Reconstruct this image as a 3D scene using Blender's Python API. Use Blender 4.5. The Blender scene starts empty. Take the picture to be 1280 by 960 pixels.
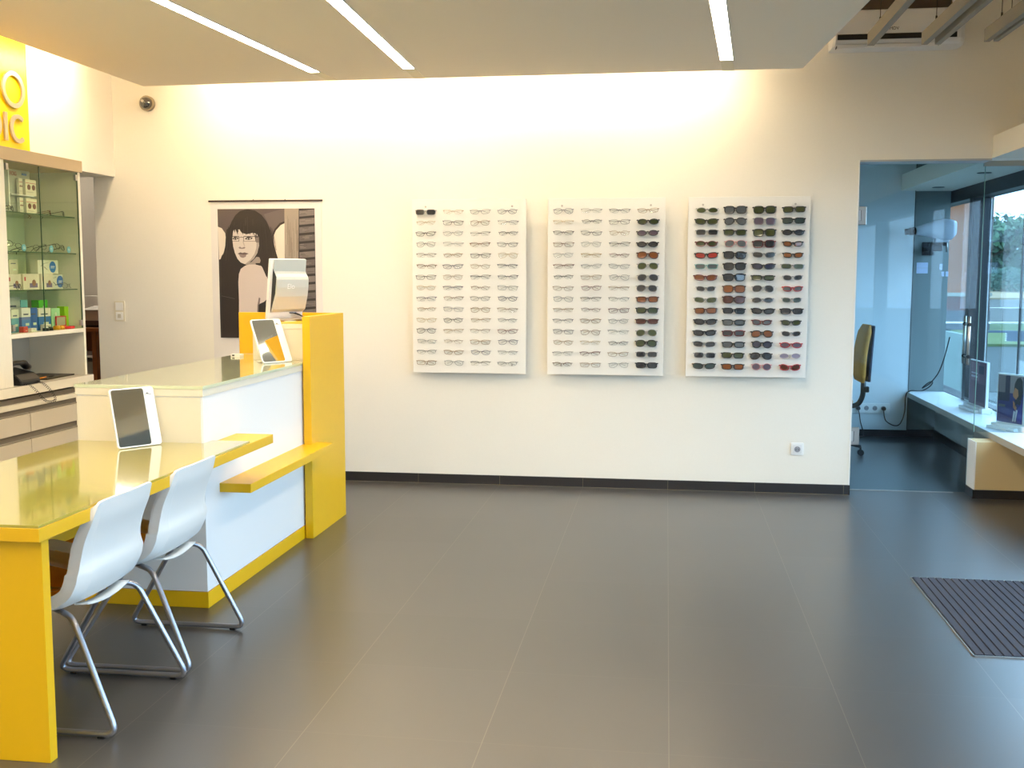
import bpy, bmesh, math, random
from mathutils import Vector, Matrix
random.seed(7)
PI = math.pi
SC = bpy.context.scene
COL = SC.collection

# ------------------------------------------------------------------ materials
def lin(c):
    return tuple(((v/255)/12.92 if v/255 <= 0.04045 else ((v/255+0.055)/1.055)**2.4) for v in c)
MATS = {}
def mat(name, rgb, rough=0.5, metal=0.0, spec=0.5, noise=0.0, nscale=40.0, bump=0.0, coat=0.0):
    if name in MATS: return MATS[name]
    m = bpy.data.materials.new(name); m.use_nodes = True
    nt = m.node_tree; b = nt.nodes['Principled BSDF']
    c = lin(rgb) + (1,)
    b.inputs['Base Color'].default_value = c
    b.inputs['Roughness'].default_value = rough
    b.inputs['Metallic'].default_value = metal
    b.inputs['Specular IOR Level'].default_value = spec
    b.inputs['Coat Weight'].default_value = coat
    b.inputs['Coat Roughness'].default_value = 0.05
    tc = nt.nodes.new('ShaderNodeTexCoord')
    nz = nt.nodes.new('ShaderNodeTexNoise'); nz.inputs['Scale'].default_value = nscale
    nz.inputs['Detail'].default_value = 3
    nt.links.new(tc.outputs['Object'], nz.inputs['Vector'])
    if noise > 0:
        mx = nt.nodes.new('ShaderNodeMix'); mx.data_type = 'RGBA'
        mx.inputs['A'].default_value = tuple(v*(1-noise) for v in c[:3])+(1,)
        mx.inputs['B'].default_value = tuple(min(1, v*(1+noise)) for v in c[:3])+(1,)
        nt.links.new(nz.outputs['Fac'], mx.inputs['Factor'])
        nt.links.new(mx.outputs['Result'], b.inputs['Base Color'])
    if bump > 0:
        bp = nt.nodes.new('ShaderNodeBump'); bp.inputs['Strength'].default_value = bump
        bp.inputs['Distance'].default_value = 0.002
        nt.links.new(nz.outputs['Fac'], bp.inputs['Height'])
        nt.links.new(bp.outputs['Normal'], b.inputs['Normal'])
    MATS[name] = m
    return m

def emit(name, rgb, strength):
    m = bpy.data.materials.new(name); m.use_nodes = True
    b = m.node_tree.nodes['Principled BSDF']
    b.inputs['Base Color'].default_value = (.8, .8, .8, 1)
    b.inputs['Emission Color'].default_value = rgb + (1,)
    b.inputs['Emission Strength'].default_value = strength
    return m

def glassy(name, tint, refl=1.0, rough=0.0):
    m = bpy.data.materials.new(name); m.use_nodes = True
    nt = m.node_tree; nt.nodes.clear()
    out = nt.nodes.new('ShaderNodeOutputMaterial')
    tr = nt.nodes.new('ShaderNodeBsdfTransparent'); tr.inputs['Color'].default_value = tint + (1,)
    gl = nt.nodes.new('ShaderNodeBsdfGlossy'); gl.inputs['Roughness'].default_value = rough
    # Schlick reflectance, the same from both sides of the pane
    ge = nt.nodes.new('ShaderNodeNewGeometry'); dt = nt.nodes.new('ShaderNodeVectorMath'); dt.operation = 'DOT_PRODUCT'
    nt.links.new(ge.outputs['Normal'], dt.inputs[0]); nt.links.new(ge.outputs['Incoming'], dt.inputs[1])
    def M(op, a, v=None):
        n = nt.nodes.new('ShaderNodeMath'); n.operation = op
        for i, q in enumerate((a, v)):
            if q is None: continue
            if isinstance(q, (int, float)): n.inputs[i].default_value = q
            else: nt.links.new(q, n.inputs[i])
        return n
    fr = M('ADD', M('MULTIPLY', M('POWER', M('SUBTRACT', 1.0, M('ABSOLUTE', dt.outputs['Value']).outputs[0]).outputs[0], 5.0).outputs[0], .96).outputs[0], .04)
    mu = nt.nodes.new('ShaderNodeMath'); mu.operation = 'MULTIPLY'; mu.inputs[1].default_value = refl
    mx = nt.nodes.new('ShaderNodeMixShader')
    nt.links.new(fr.outputs[0], mu.inputs[0]); nt.links.new(mu.outputs[0], mx.inputs[0])
    nt.links.new(tr.outputs[0], mx.inputs[1]); nt.links.new(gl.outputs[0], mx.inputs[2])
    nt.links.new(mx.outputs[0], out.inputs[0])
    return m

M_WALL = mat('wall_paint', (236, 232, 222), 0.9, noise=0.015, nscale=60, bump=0.05)
M_WARM = mat('back_room_paint', (206, 198, 186), 0.9, noise=0.02)
M_CEIL = mat('ceiling_paint', (248, 238, 220), 0.95, noise=0.01)
M_SOFF = mat('soffit_paint', (226, 220, 205), 0.9)
M_WHITE = mat('white_laminate', (236, 236, 236), 0.35)
M_CREAM = mat('cream_laminate', (226, 219, 200), 0.45)
M_GREYL = mat('grey_laminate', (186, 180, 166), 0.5)
M_YEL = mat('yellow_laminate', (232, 180, 6), 0.38, noise=0.02)
M_SIGNY = mat('yellow_sign_face', (250, 215, 10), 0.4)
M_BLACK = mat('black_plastic', (18, 18, 20), 0.35)
M_DARK = mat('dark_frame_metal', (38, 38, 42), 0.4, metal=0.2)
M_FRAME = mat('bronze_frame_metal', (86, 80, 76), 0.4, metal=0.5)
M_BASE = mat('skirting_tile', (40, 38, 40), 0.35)
M_STEEL = mat('brushed_steel', (190, 185, 180), 0.32, metal=1.0)
M_CHAIRLEG = mat('satin_chrome', (170, 172, 182), 0.3, metal=0.9)
M_SHELL = mat('white_chair_shell', (232, 230, 226), 0.38)
M_PAD = mat('brown_seat_pad', (228, 160, 36), 0.75, noise=0.12, nscale=9)
M_PADPAT = mat('cream_seat_pattern', (214, 196, 160), 0.8)
def frosted():
    m = bpy.data.materials.new('frosted_acrylic'); m.use_nodes = True
    nt = m.node_tree; nt.nodes.clear(); N = nt.nodes.new; L = nt.links.new
    out = N('ShaderNodeOutputMaterial'); d = N('ShaderNodeBsdfDiffuse'); d.inputs[0].default_value = (.93, .915, .87, 1)
    t = N('ShaderNodeBsdfTranslucent'); t.inputs[0].default_value = (.88, .87, .82, 1)
    g = N('ShaderNodeBsdfGlossy'); g.inputs['Roughness'].default_value = .25
    tr = N('ShaderNodeBsdfTransparent'); tr.inputs[0].default_value = (.97, .97, .96, 1)
    a, b, c = N('ShaderNodeMixShader'), N('ShaderNodeMixShader'), N('ShaderNodeMixShader')
    a.inputs[0].default_value = .05; b.inputs[0].default_value = .05; c.inputs[0].default_value = .03
    L(d.outputs[0], a.inputs[1]); L(t.outputs[0], a.inputs[2]); L(a.outputs[0], b.inputs[1]); L(tr.outputs[0], b.inputs[2])
    L(b.outputs[0], c.inputs[1]); L(g.outputs[0], c.inputs[2]); L(c.outputs[0], out.inputs[0])
    return m
M_FROST = frosted()
M_MIRROR = mat('mirror_glass', (228, 232, 230), 0.04, metal=1.0)
M_PLASTW = mat('white_plastic', (240, 240, 238), 0.3)
M_SILVER = mat('silver_plastic', (196, 198, 190), 0.4, metal=0.15)
M_WOOD = mat('orange_wood', (150, 84, 34), 0.5, noise=0.2, nscale=12)
M_FASCIA = mat('beige_fascia', (196, 172, 136), 0.5)
M_LEDGE = mat('white_ledge', (226, 228, 230), 0.35)
M_LEDGEW = mat('beige_ledge_wall', (214, 194, 150), 0.8)
M_LETTER = mat('letter_metal', (186, 176, 160), 0.4, metal=0.55)
M_CABIN = mat('cabinet_interior', (206, 208, 176), 0.6)
M_GLASS = glassy('clear_glass', (0.93, 0.96, 0.96))
M_DOORG = glassy('partition_glass', (0.80, 0.90, 0.95), .8)
M_CABG = glassy('green_cabinet_glass', (0.93, 0.96, 0.88), 0.6)
M_SHELFG = glassy('green_shelf_glass', (0.86, 0.94, 0.86), 1.0)
M_LENS = glassy('clear_lens', (0.97, 0.98, 0.98), 0.5)
M_PEG = glassy('clear_acrylic', (0.96, 0.97, 0.96), 0.5)
M_STRIP = emit('strip_diffuser', (1.0, 0.86, 0.66), 34.0)
M_TUBE = emit('cove_tube', (1.0, 0.795, 0.52), 84.0)

def desk_glass(name, rgb, co=1.0):
    # back painted glass: a coloured layer under a clear polished coat
    return mat(name, rgb, .12, spec=0.8, coat=co)
M_GTOPW = desk_glass('pale_green_top_glass', (208, 214, 176))
M_GTOPY = desk_glass('yellow_green_top_glass', (174, 162, 62), .85)

# floor tiles
def floor_mat():
    m = bpy.data.materials.new('floor_tiles'); m.use_nodes = True
    nt = m.node_tree; b = nt.nodes['Principled BSDF']; N = nt.nodes.new; L = nt.links.new
    tc = N('ShaderNodeTexCoord'); sp = N('ShaderNodeSeparateXYZ'); L(tc.outputs['Object'], sp.inputs[0])
    def M(op, a, bb=None, c=None):
        n = N('ShaderNodeMath'); n.operation = op
        for i, v in enumerate((a, bb, c)):
            if v is None: continue
            if isinstance(v, (int, float)): n.inputs[i].default_value = v
            else: L(v, n.inputs[i])
        return n.outputs[0]
    tx = M('DIVIDE', M('SUBTRACT', sp.outputs[0], 0.03), 0.6)
    ty = M('DIVIDE', M('SUBTRACT', sp.outputs[1], 6.49), 0.6345)
    dx = M('MULTIPLY', M('SUBTRACT', 0.5, M('ABSOLUTE', M('SUBTRACT', M('FRACT', tx), 0.5))), 0.6)
    dy = M('MULTIPLY', M('SUBTRACT', 0.5, M('ABSOLUTE', M('SUBTRACT', M('FRACT', ty), 0.5))), 0.6345)
    gx = M('LESS_THAN', dx, 0.0014); gy = M('LESS_THAN', dy, 0.0014)
    g = M('MAXIMUM', gx, M('MULTIPLY', gy, 0.35))
    cid = N('ShaderNodeCombineXYZ'); L(M('FLOOR', tx), cid.inputs[0]); L(M('FLOOR', ty), cid.inputs[1])
    wn = N('ShaderNodeTexWhiteNoise'); L(cid.outputs[0], wn.inputs[0])
    nz = N('ShaderNodeTexNoise'); nz.inputs['Scale'].default_value = 1.3; nz.inputs['Detail'].default_value = 1.5
    L(tc.outputs['Object'], nz.inputs['Vector'])
    nf = N('ShaderNodeTexNoise'); nf.inputs['Scale'].default_value = 90; nf.inputs['Detail'].default_value = 2
    L(tc.outputs['Object'], nf.inputs['Vector'])
    v = M('ADD', M('MULTIPLY', wn.outputs[0], 0.008), M('MULTIPLY', nz.outputs[0], 0.010))
    v = M('ADD', v, M('MULTIPLY', nf.outputs[0], 0.004)); v = M('ADD', v, 0.046)
    cc = N('ShaderNodeCombineColor'); L(M('MULTIPLY', v, 1.03), cc.inputs[0]); L(v, cc.inputs[1]); L(M('MULTIPLY', v, 1.0), cc.inputs[2])
    mx = N('ShaderNodeMix'); mx.data_type = 'RGBA'; L(g, mx.inputs['Factor'])
    L(cc.outputs[0], mx.inputs['A']); mx.inputs['B'].default_value = (0.13, 0.12, 0.10, 1)
    L(mx.outputs['Result'], b.inputs['Base Color'])
    r = M('ADD', M('MULTIPLY', nz.outputs[0], 0.04), 0.282)
    L(r, b.inputs['Roughness'])
    b.inputs['Specular IOR Level'].default_value = 0.95
    return m
M_FLOOR = floor_mat()

# ------------------------------------------------------------------ mesh helpers
class MB:
    """collects shapes in one mesh; every face keeps the material given with it"""
    def __init__(s): s.bm = bmesh.new(); s.mats = []
    def mi(s, m):
        if m is None: return 0
        if m not in s.mats: s.mats.append(m)
        return s.mats.index(m)
    def box(s, a, b, m=None, bev=0.0, rot=None, piv=None):
        t = bmesh.new(); bmesh.ops.create_cube(t, size=1)
        sx, sy, sz = (abs(b[i]-a[i]) for i in range(3))
        c = Vector([(a[i]+b[i])/2 for i in range(3)])
        bmesh.ops.scale(t, vec=(sx, sy, sz), verts=t.verts)
        if bev > 0:
            bmesh.ops.bevel(t, geom=t.edges[:], offset=min(bev, min(sx, sy, sz)*0.45), segments=2, affect='EDGES', profile=0.5)
        bmesh.ops.translate(t, vec=c, verts=t.verts)
        if rot is not None: bmesh.ops.transform(t, matrix=rot, verts=t.verts)
        return s.merge(t, m)
    def merge(s, t, m=None, smooth=False):
        k = s.mi(m); mp = {}
        for v in t.verts: mp[v] = s.bm.verts.new(v.co)
        for f in t.faces:
            try: nf = s.bm.faces.new([mp[v] for v in f.verts])
            except ValueError: continue
            nf.material_index = k; nf.smooth = smooth or f.smooth
        t.free(); return s
    def cyl(s, p, q, r, m=None, seg=16, r2=None, smooth=True):
        p, q = Vector(p), Vector(q); d = q-p; t = bmesh.new()
        bmesh.ops.create_cone(t, cap_ends=True, segments=seg, radius1=r, radius2=r if r2 is None else r2, depth=d.length)
        R = d.to_track_quat('Z', 'Y').to_matrix().to_4x4()
        bmesh.ops.transform(t, matrix=Matrix.Translation((p+q)/2) @ R, verts=t.verts)
        for f in t.faces: f.smooth = smooth and len(f.verts) == 4
        return s.merge(t, m)
    def sph(s, c, r, m=None, sc=(1, 1, 1), seg=16):
        t = bmesh.new(); bmesh.ops.create_uvsphere(t, u_segments=seg, v_segments=seg//2+2, radius=r)
        bmesh.ops.scale(t, vec=sc, verts=t.verts); bmesh.ops.translate(t, vec=c, verts=t.verts)
        for f in t.faces: f.smooth = True
        return s.merge(t, m)
    def prism(s, pts, depth, m=None, mtx=None, bev=0.0):
        """2-D outline (u,v) extruded along w; mtx maps (u,v,w)"""
        t = bmesh.new(); vs = [t.verts.new((p[0], p[1], 0)) for p in pts]
        f = t.faces.new(vs); f.normal_update()
        r = bmesh.ops.extrude_face_region(t, geom=[f])
        bmesh.ops.translate(t, vec=(0, 0, depth), verts=[g for g in r['geom'] if isinstance(g, bmesh.types.BMVert)])
        if bev > 0: bmesh.ops.bevel(t, geom=t.edges[:], offset=bev, segments=1, affect='EDGES')
        if mtx is not None: bmesh.ops.transform(t, matrix=mtx, verts=t.verts)
        bmesh.ops.recalc_face_normals(t, faces=t.faces)
        return s.merge(t, m)
    def loft(s, rings, m=None, closed=False, caps=True, smooth=True):
        """rings: equally long closed loops of points"""
        k = s.mi(m); R = [[s.bm.verts.new(p) for p in r] for r in rings]; n = len(R[0])
        rng = range(len(R)) if closed else range(len(R)-1)
        for i in rng:
            A, B = R[i], R[(i+1) % len(R)]
            for j in range(n):
                f = s.bm.faces.new((A[j], A[(j+1) % n], B[(j+1) % n], B[j])); f.material_index = k; f.smooth = smooth
        if caps and not closed:
            for r in (R[0][::-1], R[-1]):
                f = s.bm.faces.new(r); f.material_index = k
        return s
    def tube(s, pts, r, m=None, seg=10, closed=False):
        pts = [Vector(p) for p in pts]; n = len(pts); rings = []
        up = None
        for i in range(n):
            a = pts[(i-1) % n] if (closed or i > 0) else pts[i]
            b = pts[(i+1) % n] if (closed or i < n-1) else pts[i]
            d = (b-a).normalized()
            if up is None:
                up = Vector((0, 0, 1)) if abs(d.z) < .9 else Vector((1, 0, 0))
            x = d.cross(up).normalized(); y = x.cross(d).normalized(); up = y
            rr = r[i] if isinstance(r, (list, tuple)) else r
            rings.append([pts[i] + (x*math.cos(2*PI*j/seg)+y*math.sin(2*PI*j/seg))*rr for j in range(seg)])
        return s.loft(rings, m, closed=closed)
    def build(s, name, m=None, parent=None, loc=None):
        bmesh.ops.recalc_face_normals(s.bm, faces=s.bm.faces)
        me = bpy.data.meshes.new(name); s.bm.to_mesh(me); s.bm.free()
        for x in (s.mats or ([m] if m else [])): me.materials.append(x)
        o = bpy.data.objects.new(name, me); COL.objects.link(o)
        if parent: o.parent = parent
        if loc: o.location = loc
        return o

def smooth_path(pts, n=8, closed=False):
    """Catmull-Rom through the points"""
    P = [Vector(p) for p in pts]; out = []; N = len(P)
    for i in range(N if closed else N-1):
        if closed: a, b, c, d = P[(i-1) % N], P[i], P[(i+1) % N], P[(i+2) % N]
        else: a, b, c, d = P[max(i-1, 0)], P[i], P[i+1], P[min(i+2, N-1)]
        for k in range(n):
            t = k/n
            out.append(0.5*((2*b)+(c-a)*t+(2*a-5*b+4*c-d)*t*t+(3*b-a-3*c+d)*t**3))
    if not closed: out.append(P[-1])
    return out

def fillet_path(pts, r, n=6):
    P = [Vector(p) for p in pts]; out = [P[0]]
    for i in range(1, len(P)-1):
        a, b, c = P[i-1], P[i], P[i+1]
        u = (a-b).normalized(); v = (c-b).normalized()
        k = min(r, (a-b).length*.49, (c-b).length*.49)
        p, q = b+u*k, b+v*k
        for j in range(n+1):
            t = j/n; out.append((1-t)**2*p + 2*t*(1-t)*b + t*t*q)
    out.append(P[-1]); return out

def rrect(w, h, r, n=5, cx=0, cy=0):
    out = []
    for (sx, sy, a0) in ((1, 1, 0), (-1, 1, 90), (-1, -1, 180), (1, -1, 270)):
        for k in range(n+1):
            a = math.radians(a0+90*k/n)
            out.append((cx+sx*(w/2-r)+r*math.cos(a), cy+sy*(h/2-r)+r*math.sin(a)))
    return out

def tag(o, label=None, cat=None, group=None, kind=None):
    if label: o['label'] = label
    if cat: o['category'] = cat
    if group: o['group'] = group
    if kind: o['kind'] = kind
    return o
def thing(name, label, cat, loc=(0, 0, 0), rz=0.0, group=None):
    o = bpy.data.objects.new(name, None); COL.objects.link(o)
    o.location = loc; o.rotation_euler = (0, 0, rz); o.empty_display_size = .1
    return tag(o, label, cat, group)
def struct(o): o['kind'] = 'structure'; return o
def copy_tree(o, parent=None):
    c = o.copy(); COL.objects.link(c); c.parent = parent
    for ch in list(o.children): copy_tree(ch, c)
    return c
def text_mesh(txt, size, depth, m, name, parent, mtx, align='LEFT', space=1.0):
    cu = bpy.data.curves.new(name, 'FONT'); cu.body = txt; cu.size = size; cu.extrude = depth/2
    cu.align_x = align; cu.space_character = space
    t = bpy.data.objects.new(name+'_tmp', cu); COL.objects.link(t)
    bpy.context.view_layer.update()
    me = bpy.data.meshes.new_from_object(t.evaluated_get(bpy.context.evaluated_depsgraph_get()))
    bpy.data.objects.remove(t); bpy.data.curves.remove(cu)
    me.materials.clear(); me.materials.append(m); me.transform(mtx)
    o = bpy.data.objects.new(name, me); COL.objects.link(o); o.parent = parent
    return o
def frame_mtx(origin, right, up):
    r = Vector(right).normalized(); u = Vector(up).normalized(); n = r.cross(u)
    m = Matrix((r, u, n)).transposed().to_4x4(); m.translation = Vector(origin); return m

# ------------------------------------------------------------------ constants
D = 7.6          # shop side of the back wall
DH = 2.275       # height of the glass door opening
WX = 2.57        # inner plane of the window wall
ZC = 3.6         # high ceiling
OB = 10.47       # far wall of the office

# ------------------------------------------------------------------ room shell
b = MB(); b.box((-7.2, -3.0, -0.12), (2.75, 10.62, 0), M_FLOOR); struct(b.build('floor'))
b = MB(); b.box((-7.2, -3.0, ZC), (3.1, 10.8, ZC+.25), M_CEIL); struct(b.build('ceiling'))
b = MB()
b.box((-4.22, D, 0), (1.268, D+.19, 2.225), M_WALL)
b.box((-4.22, D, 2.225), (1.268, D+.19, ZC), M_WALL)
b.box((1.268, D, DH), (WX+.15, D+.19, ZC), M_WALL)
struct(b.build('wall_back'))
b = MB()
b.box((-4.22, D-.009, 0), (1.272, D, .068), M_BASE)
b.box((1.263, D-.009, 0), (1.272, D+.19, .068), M_BASE)
ob = struct(b.build('baseboard_back'))
b = MB()
for k in range(-8, 3):
    x = .03+.6*k+(0 if k < 2 else -.0)
    if x < 1.25: b.box((x-.0012, D-.0096, .001), (x+.0012, D-.0085, .067), mat('grout', (120, 112, 92), .8))
b.box((-4.2, D-.010, .0), (1.26, D-.0088, .0022), mat('grout', (120, 112, 92), .8))
b.build('grout', None, ob)
b = MB(); b.box((1.262, D-.003, .068), (1.270, D+.002, DH), M_PLASTW); struct(b.build('trim_1'))   # corner bead
# left wall behind the display cabinet, with the bulkhead above that runs on to the back wall
b = MB(); b.box((-4.2, -3.0, 0), (-4.1, 6.52, 2.225), M_WALL); struct(b.build('wall_left'))
b = MB(); b.box((-4.35, -3.0, 2.225), (-4.05, D, ZC), M_WALL); struct(b.build('wall_left_upper'))
b = MB(); b.box((-7.2, -3.15, 0), (3.0, -3.0, ZC), M_WALL); struct(b.build('wall_front'))
# back room
b = MB(); b.box((-7.2, 9.6, 0), (-1.2, 9.75, ZC), M_WARM); struct(b.build('wall_far'))
b = MB(); b.box((-7.35, -3.0, 0), (-7.2, 9.75, ZC), M_WARM); struct(b.build('wall_far_left'))
b = MB(); b.box((-1.35, D+.19, 0), (-1.2, 9.6, ZC), M_WARM); struct(b.build('wall_partition'))
# office
b = MB(); b.box((.2, OB, 0), (2.565, 11.8, ZC), mat('office_far_paint', (136, 146, 146), .85)); struct(b.build('wall_office_back'))  # extra depth added out of view, keeps sky reflections off the window pane
b = MB(); b.box((.05, D+.19, 0), (.2, OB+.15, ZC), M_WALL); struct(b.build('wall_office_left'))
b = MB(); b.box((.2, OB-.012, 0), (2.53, OB, .07), M_BASE); struct(b.build('baseboard_office'))
# upper part of the window wall and the soffit over the windows
b = MB(); b.box((WX, -3.0, DH), (WX+.15, 11.7, ZC), M_WALL); struct(b.build('wall_right_upper'))
b = MB(); b.box((2.11, -3.0, DH+.001), (WX-.001, OB-.001, 2.42), M_SOFF)
struct(b.build('soffit_wall'))
b = MB(); b.box((1.268, D-.002, DH-.012), (2.11, D+.19, DH), mat('header_trim', (176, 180, 182), .5)); struct(b.build('trim_2'))
# low wall under the ledge
b = MB(); b.box((2.09, D, .0), (WX, D+.19, .385), M_LEDGEW)
b.box((2.085, D-.004, .0), (2.092, D+.194, .385), M_PLASTW)
o = struct(b.build('wall_ledge_end'))
b = MB(); b.box((2.08, D-.012, 0), (WX, D, .06), M_BASE); b.box((2.078, D-.012, 0), (2.085, D+.2, .06), M_BASE); struct(b.build('baseboard_ledge'))
b = MB(); b.box((WX+.002, OB, 0), (WX+.12, 11.7, .385), mat('parapet_paint', (168, 166, 160), .85)); b.box((WX-.07, D+.19, 0), (WX+.12, OB, .385), mat('parapet_paint', (168, 166, 160), .85))
b.box((WX-.07, 6.12, 0), (WX+.12, D, .385), mat('parapet_paint', (168, 166, 160), .85)); struct(b.build('wall_parapet'))
b = MB(); b.box((WX-.082, D+.2, 0), (WX-.07, OB-.012, .07), M_BASE); struct(b.build('baseboard_parapet'))
# suspended ceiling panel with diagonal strips of light
SZ0, SZ1 = 2.80, 2.94
b = MB()
b.prism([(-3.60, 7.19), (-2.267, 7.155), (.823, 7.135), (1.46, -2.9), (-3.68, -2.9)], SZ1-SZ0, M_CEIL, Matrix.Translation((0, 0, SZ0)))
panel = struct(b.build('ceiling_panel'))
def strip(name, x0, y0, slope, y1, w, label):
    t = thing(name, label, 'ceiling light', (x0, y0, SZ0))
    def X(y): return (y-y0)*slope
    z0 = -.004
    b = MB(); L = y1-y0
    b.prism([(-w/2, 0), (w/2, 0), (w/2+X(y1), L), (-w/2+X(y1), L)], .004, M_STRIP, Matrix.Translation((0, 0, z0)))
    b.build('diffuser', None, t)
    b = MB()
    for s_ in (-1, 1):
        b.prism([(s_*w/2, 0), (s_*(w/2+.003), 0), (s_*(w/2+.003)+X(y1), L), (s_*w/2+X(y1), L)][::s_], .006, M_PLASTW, Matrix.Translation((0, 0, -.006)))
    b.build('edge_profile', None, t)
    ye = 7.14
    b = MB(); b.prism([(-w/2+X(y1), L+.004), (w/2+X(y1), L+.004), (w/2+X(ye), ye-y0), (-w/2+X(ye), ye-y0)], .003, mat('cream_cover', (232, 222, 196), .6), Matrix.Translation((0, 0, -.003)))
    b.build('end_cover', None, t)
    b = MB(); b.box((-w/2+X(y1), L, -.005), (w/2+X(y1), L+.004, 0), M_DARK); b.build('end_cap', None, t)
    return t
strip('ceiling_strip_light', -2.90, -1.8, .0755, 6.83, .066, 'recessed strip light in the lowered ceiling, the one nearest the yellow lettered sign')
strip('ceiling_strip_light', -1.357, -1.8, -.031, 6.79, .070, 'recessed strip light in the lowered ceiling, the middle of three')
strip('ceiling_strip_light', -.375, -1.8, .083, 6.78, .074, 'recessed strip light in the lowered ceiling, ending above the sunglasses wall board')

def cove(name, p, q, label):
    t = thing(name, label, 'cove light', p)
    d = Vector(q)-Vector(p); n = max(1, round(d.length/1.2)); e = d/n
    for i in range(n):
        b = MB(); b.cyl(e*(i+.03), e*(i+.97), .013, M_TUBE, 10); b.build('tube', None, t)
    b = MB(); off = Vector((0, 0, .03))
    b.cyl(off, d+off, .012, M_PLASTW, 8); b.build('batten', None, t)
    return t
cove('cove_light', (-3.35, 7.27, 2.885), (.45, 7.27, 2.885), 'hidden row of warm tubes above the lowered ceiling edge, washing the back wall')
cove('cove_light', (-3.79, .5, 2.89), (-3.79, 7.05, 2.89), 'hidden row of warm tubes washing the bulkhead with the yellow sign')

# ------------------------------------------------------------------ windows to the street
def window(name, y0, y1, z0, z1, posts=()):
    b = MB(); x0, x1 = WX, WX+.15
    b.box((x0, y0, z0), (x1, y0+.07, z1), M_DARK); b.box((x0, y1-.07, z0), (x1, y1, z1), M_DARK)
    b.box((x0, y0+.07, z1-.11), (x1, y1-.07, z1), M_DARK); b.box((x0, y0+.07, z0), (x1, y1-.07, z0+.05), M_DARK)
    for p in posts: b.box((x0, p-.05, z0+.05), (x1, p+.05, z1-.11), M_DARK)
    o = struct(b.build(name))
    g = MB(); g.box((x0+.07, y0+.07, z0+.05), (x0+.078, y1-.07, z1-.11), M_GLASS); g.build('pane', None, o)
    return o
w = window('window_1', 6.12, 11.7, .385, DH, (9.81,))
b = MB(); b.box((WX+.15, 9.76, .43), (WX+.17, 9.86, 2.16), M_FRAME)
b.box((WX+.148, 9.752, .43), (WX+.156, 9.758, 2.16), M_PLASTW); b.build('frame_cover', None, w)
b = MB(); b.box((WX+.066, 8.61, .43), (WX+.082, 8.625, 2.16), M_DARK); b.build('glass_joint', None, w)
b = MB(); b.box((WX-.004, 6.2, .432), (WX, 9.75, .447), M_PLASTW); b.box((WX-.006, 6.2, .447), (WX, 9.75, .462), M_BLACK); b.build('bottom_rail', None, w)
window('window_2', 3.7, 6.10, 0.0, DH, (4.9,))
window('window_3', -2.95, 3.68, 0.30, DH, (1.5, -.7))
b = MB(); b.box((WX-.02, -2.95, 0), (WX+.13, 3.68, .30), M_LEDGEW); struct(b.build('wall_right_lower'))

# ledge (window sill bench) that runs from the shop into the office
t = thing('window_ledge', 'long white ledge running under the window from shop into office', 'ledge', (2.4, 8, .4))
b = MB(); b.box((2.225-2.4, 6.3-8, -.012), (WX-.001-2.4, 10.44-8, .032), M_LEDGE, bev=.003); b.build('ledge_board', None, t)
b = MB(); b.box((2.222-2.4, 6.3-8, -.014), (2.226-2.4, 10.44-8, .03), mat('ledge_edge', (176, 170, 158), .5)); b.build('edge_band', None, t)

# downlights in the soffit
def downlight(x, y, label):
    t = thing('soffit_downlight', label, 'downlight', (x, y, DH), group=None)
    b = MB(); ring = []
    for (r, z) in ((.052, 0), (.052, -.004), (.040, -.004), (.036, -.001)):
        ring.append([(r*math.cos(a*PI/12), r*math.sin(a*PI/12), z) for a in range(24)])
    b.loft(ring, M_DARK, caps=False); b.build('trim_ring', None, t)
    b = MB(); b.cyl((0, 0, -.0025), (0, 0, -.0005), .037, M_BLACK, 24); b.build('reflector', None, t)
downlight(2.34, 10.0, 'small dark round downlight set in the soffit inside the glass office')
downlight(2.35, 8.65, 'small dark round downlight in the soffit, nearer the glass partition')

# ------------------------------------------------------------------ glass partition and door
GY = D+.175
door = MB(); door.box((1.272, GY, .008), (2.118, GY+.010, DH-.012), M_DOORG)
door = struct(door.build('door_1'))
b = MB(); e = mat('glass_edge_green', (120, 160, 150), .2)
b.box((2.1175, GY-.0005, .43), (2.1205, GY+.0105, DH-.012), e); b.build('glass_edge', None, door)
b = MB(); b.box((2.121, GY, .433), (WX, GY+.010, DH-.035), M_DOORG); pane = struct(b.build('window_4'))
b = MB(); b.box((2.11, GY-.012, DH-.035), (WX, GY+.02, DH), mat('head_rail', (186, 180, 168), .4, metal=.3)); b.build('window_frame', None, pane)
for s_ in (0, 1):
    off = (-.055, .055)[s_]
    b = MB(); y = GY+.005+off
    b.cyl((2.045, y, .90), (2.045, y, 1.23), .010, M_STEEL, 16)
    for z in (.955, 1.175): b.cyl((2.045, GY+.005, z), (2.045, y, z), .006, M_STEEL, 12); b.cyl((2.045, y-.014, z), (2.045, y+.014, z), .0125, M_BLACK, 12)
    b.build('handle', None, door)
for z in (1.915, .385):
    b = MB(); b.box((1.272, GY-.014, z-.062), (1.352, GY+.024, z+.062), M_STEEL, bev=.004)
    b.box((1.272, GY-.020, z-.034), (1.312, GY-.013, z+.034), mat('hinge_cover', (208, 204, 200), .3, metal=.6), bev=.002)
    b.box((1.312, GY-.0175, z-.036), (1.316, GY-.013, z+.036), M_DARK)
    h = b.build('hinge', None, door)
b = MB(); b.box((1.30, GY-.01, 0.0), (2.0, GY+.012, .004), M_STEEL, bev=.001); struct(b.build('trim_3'))

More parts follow.
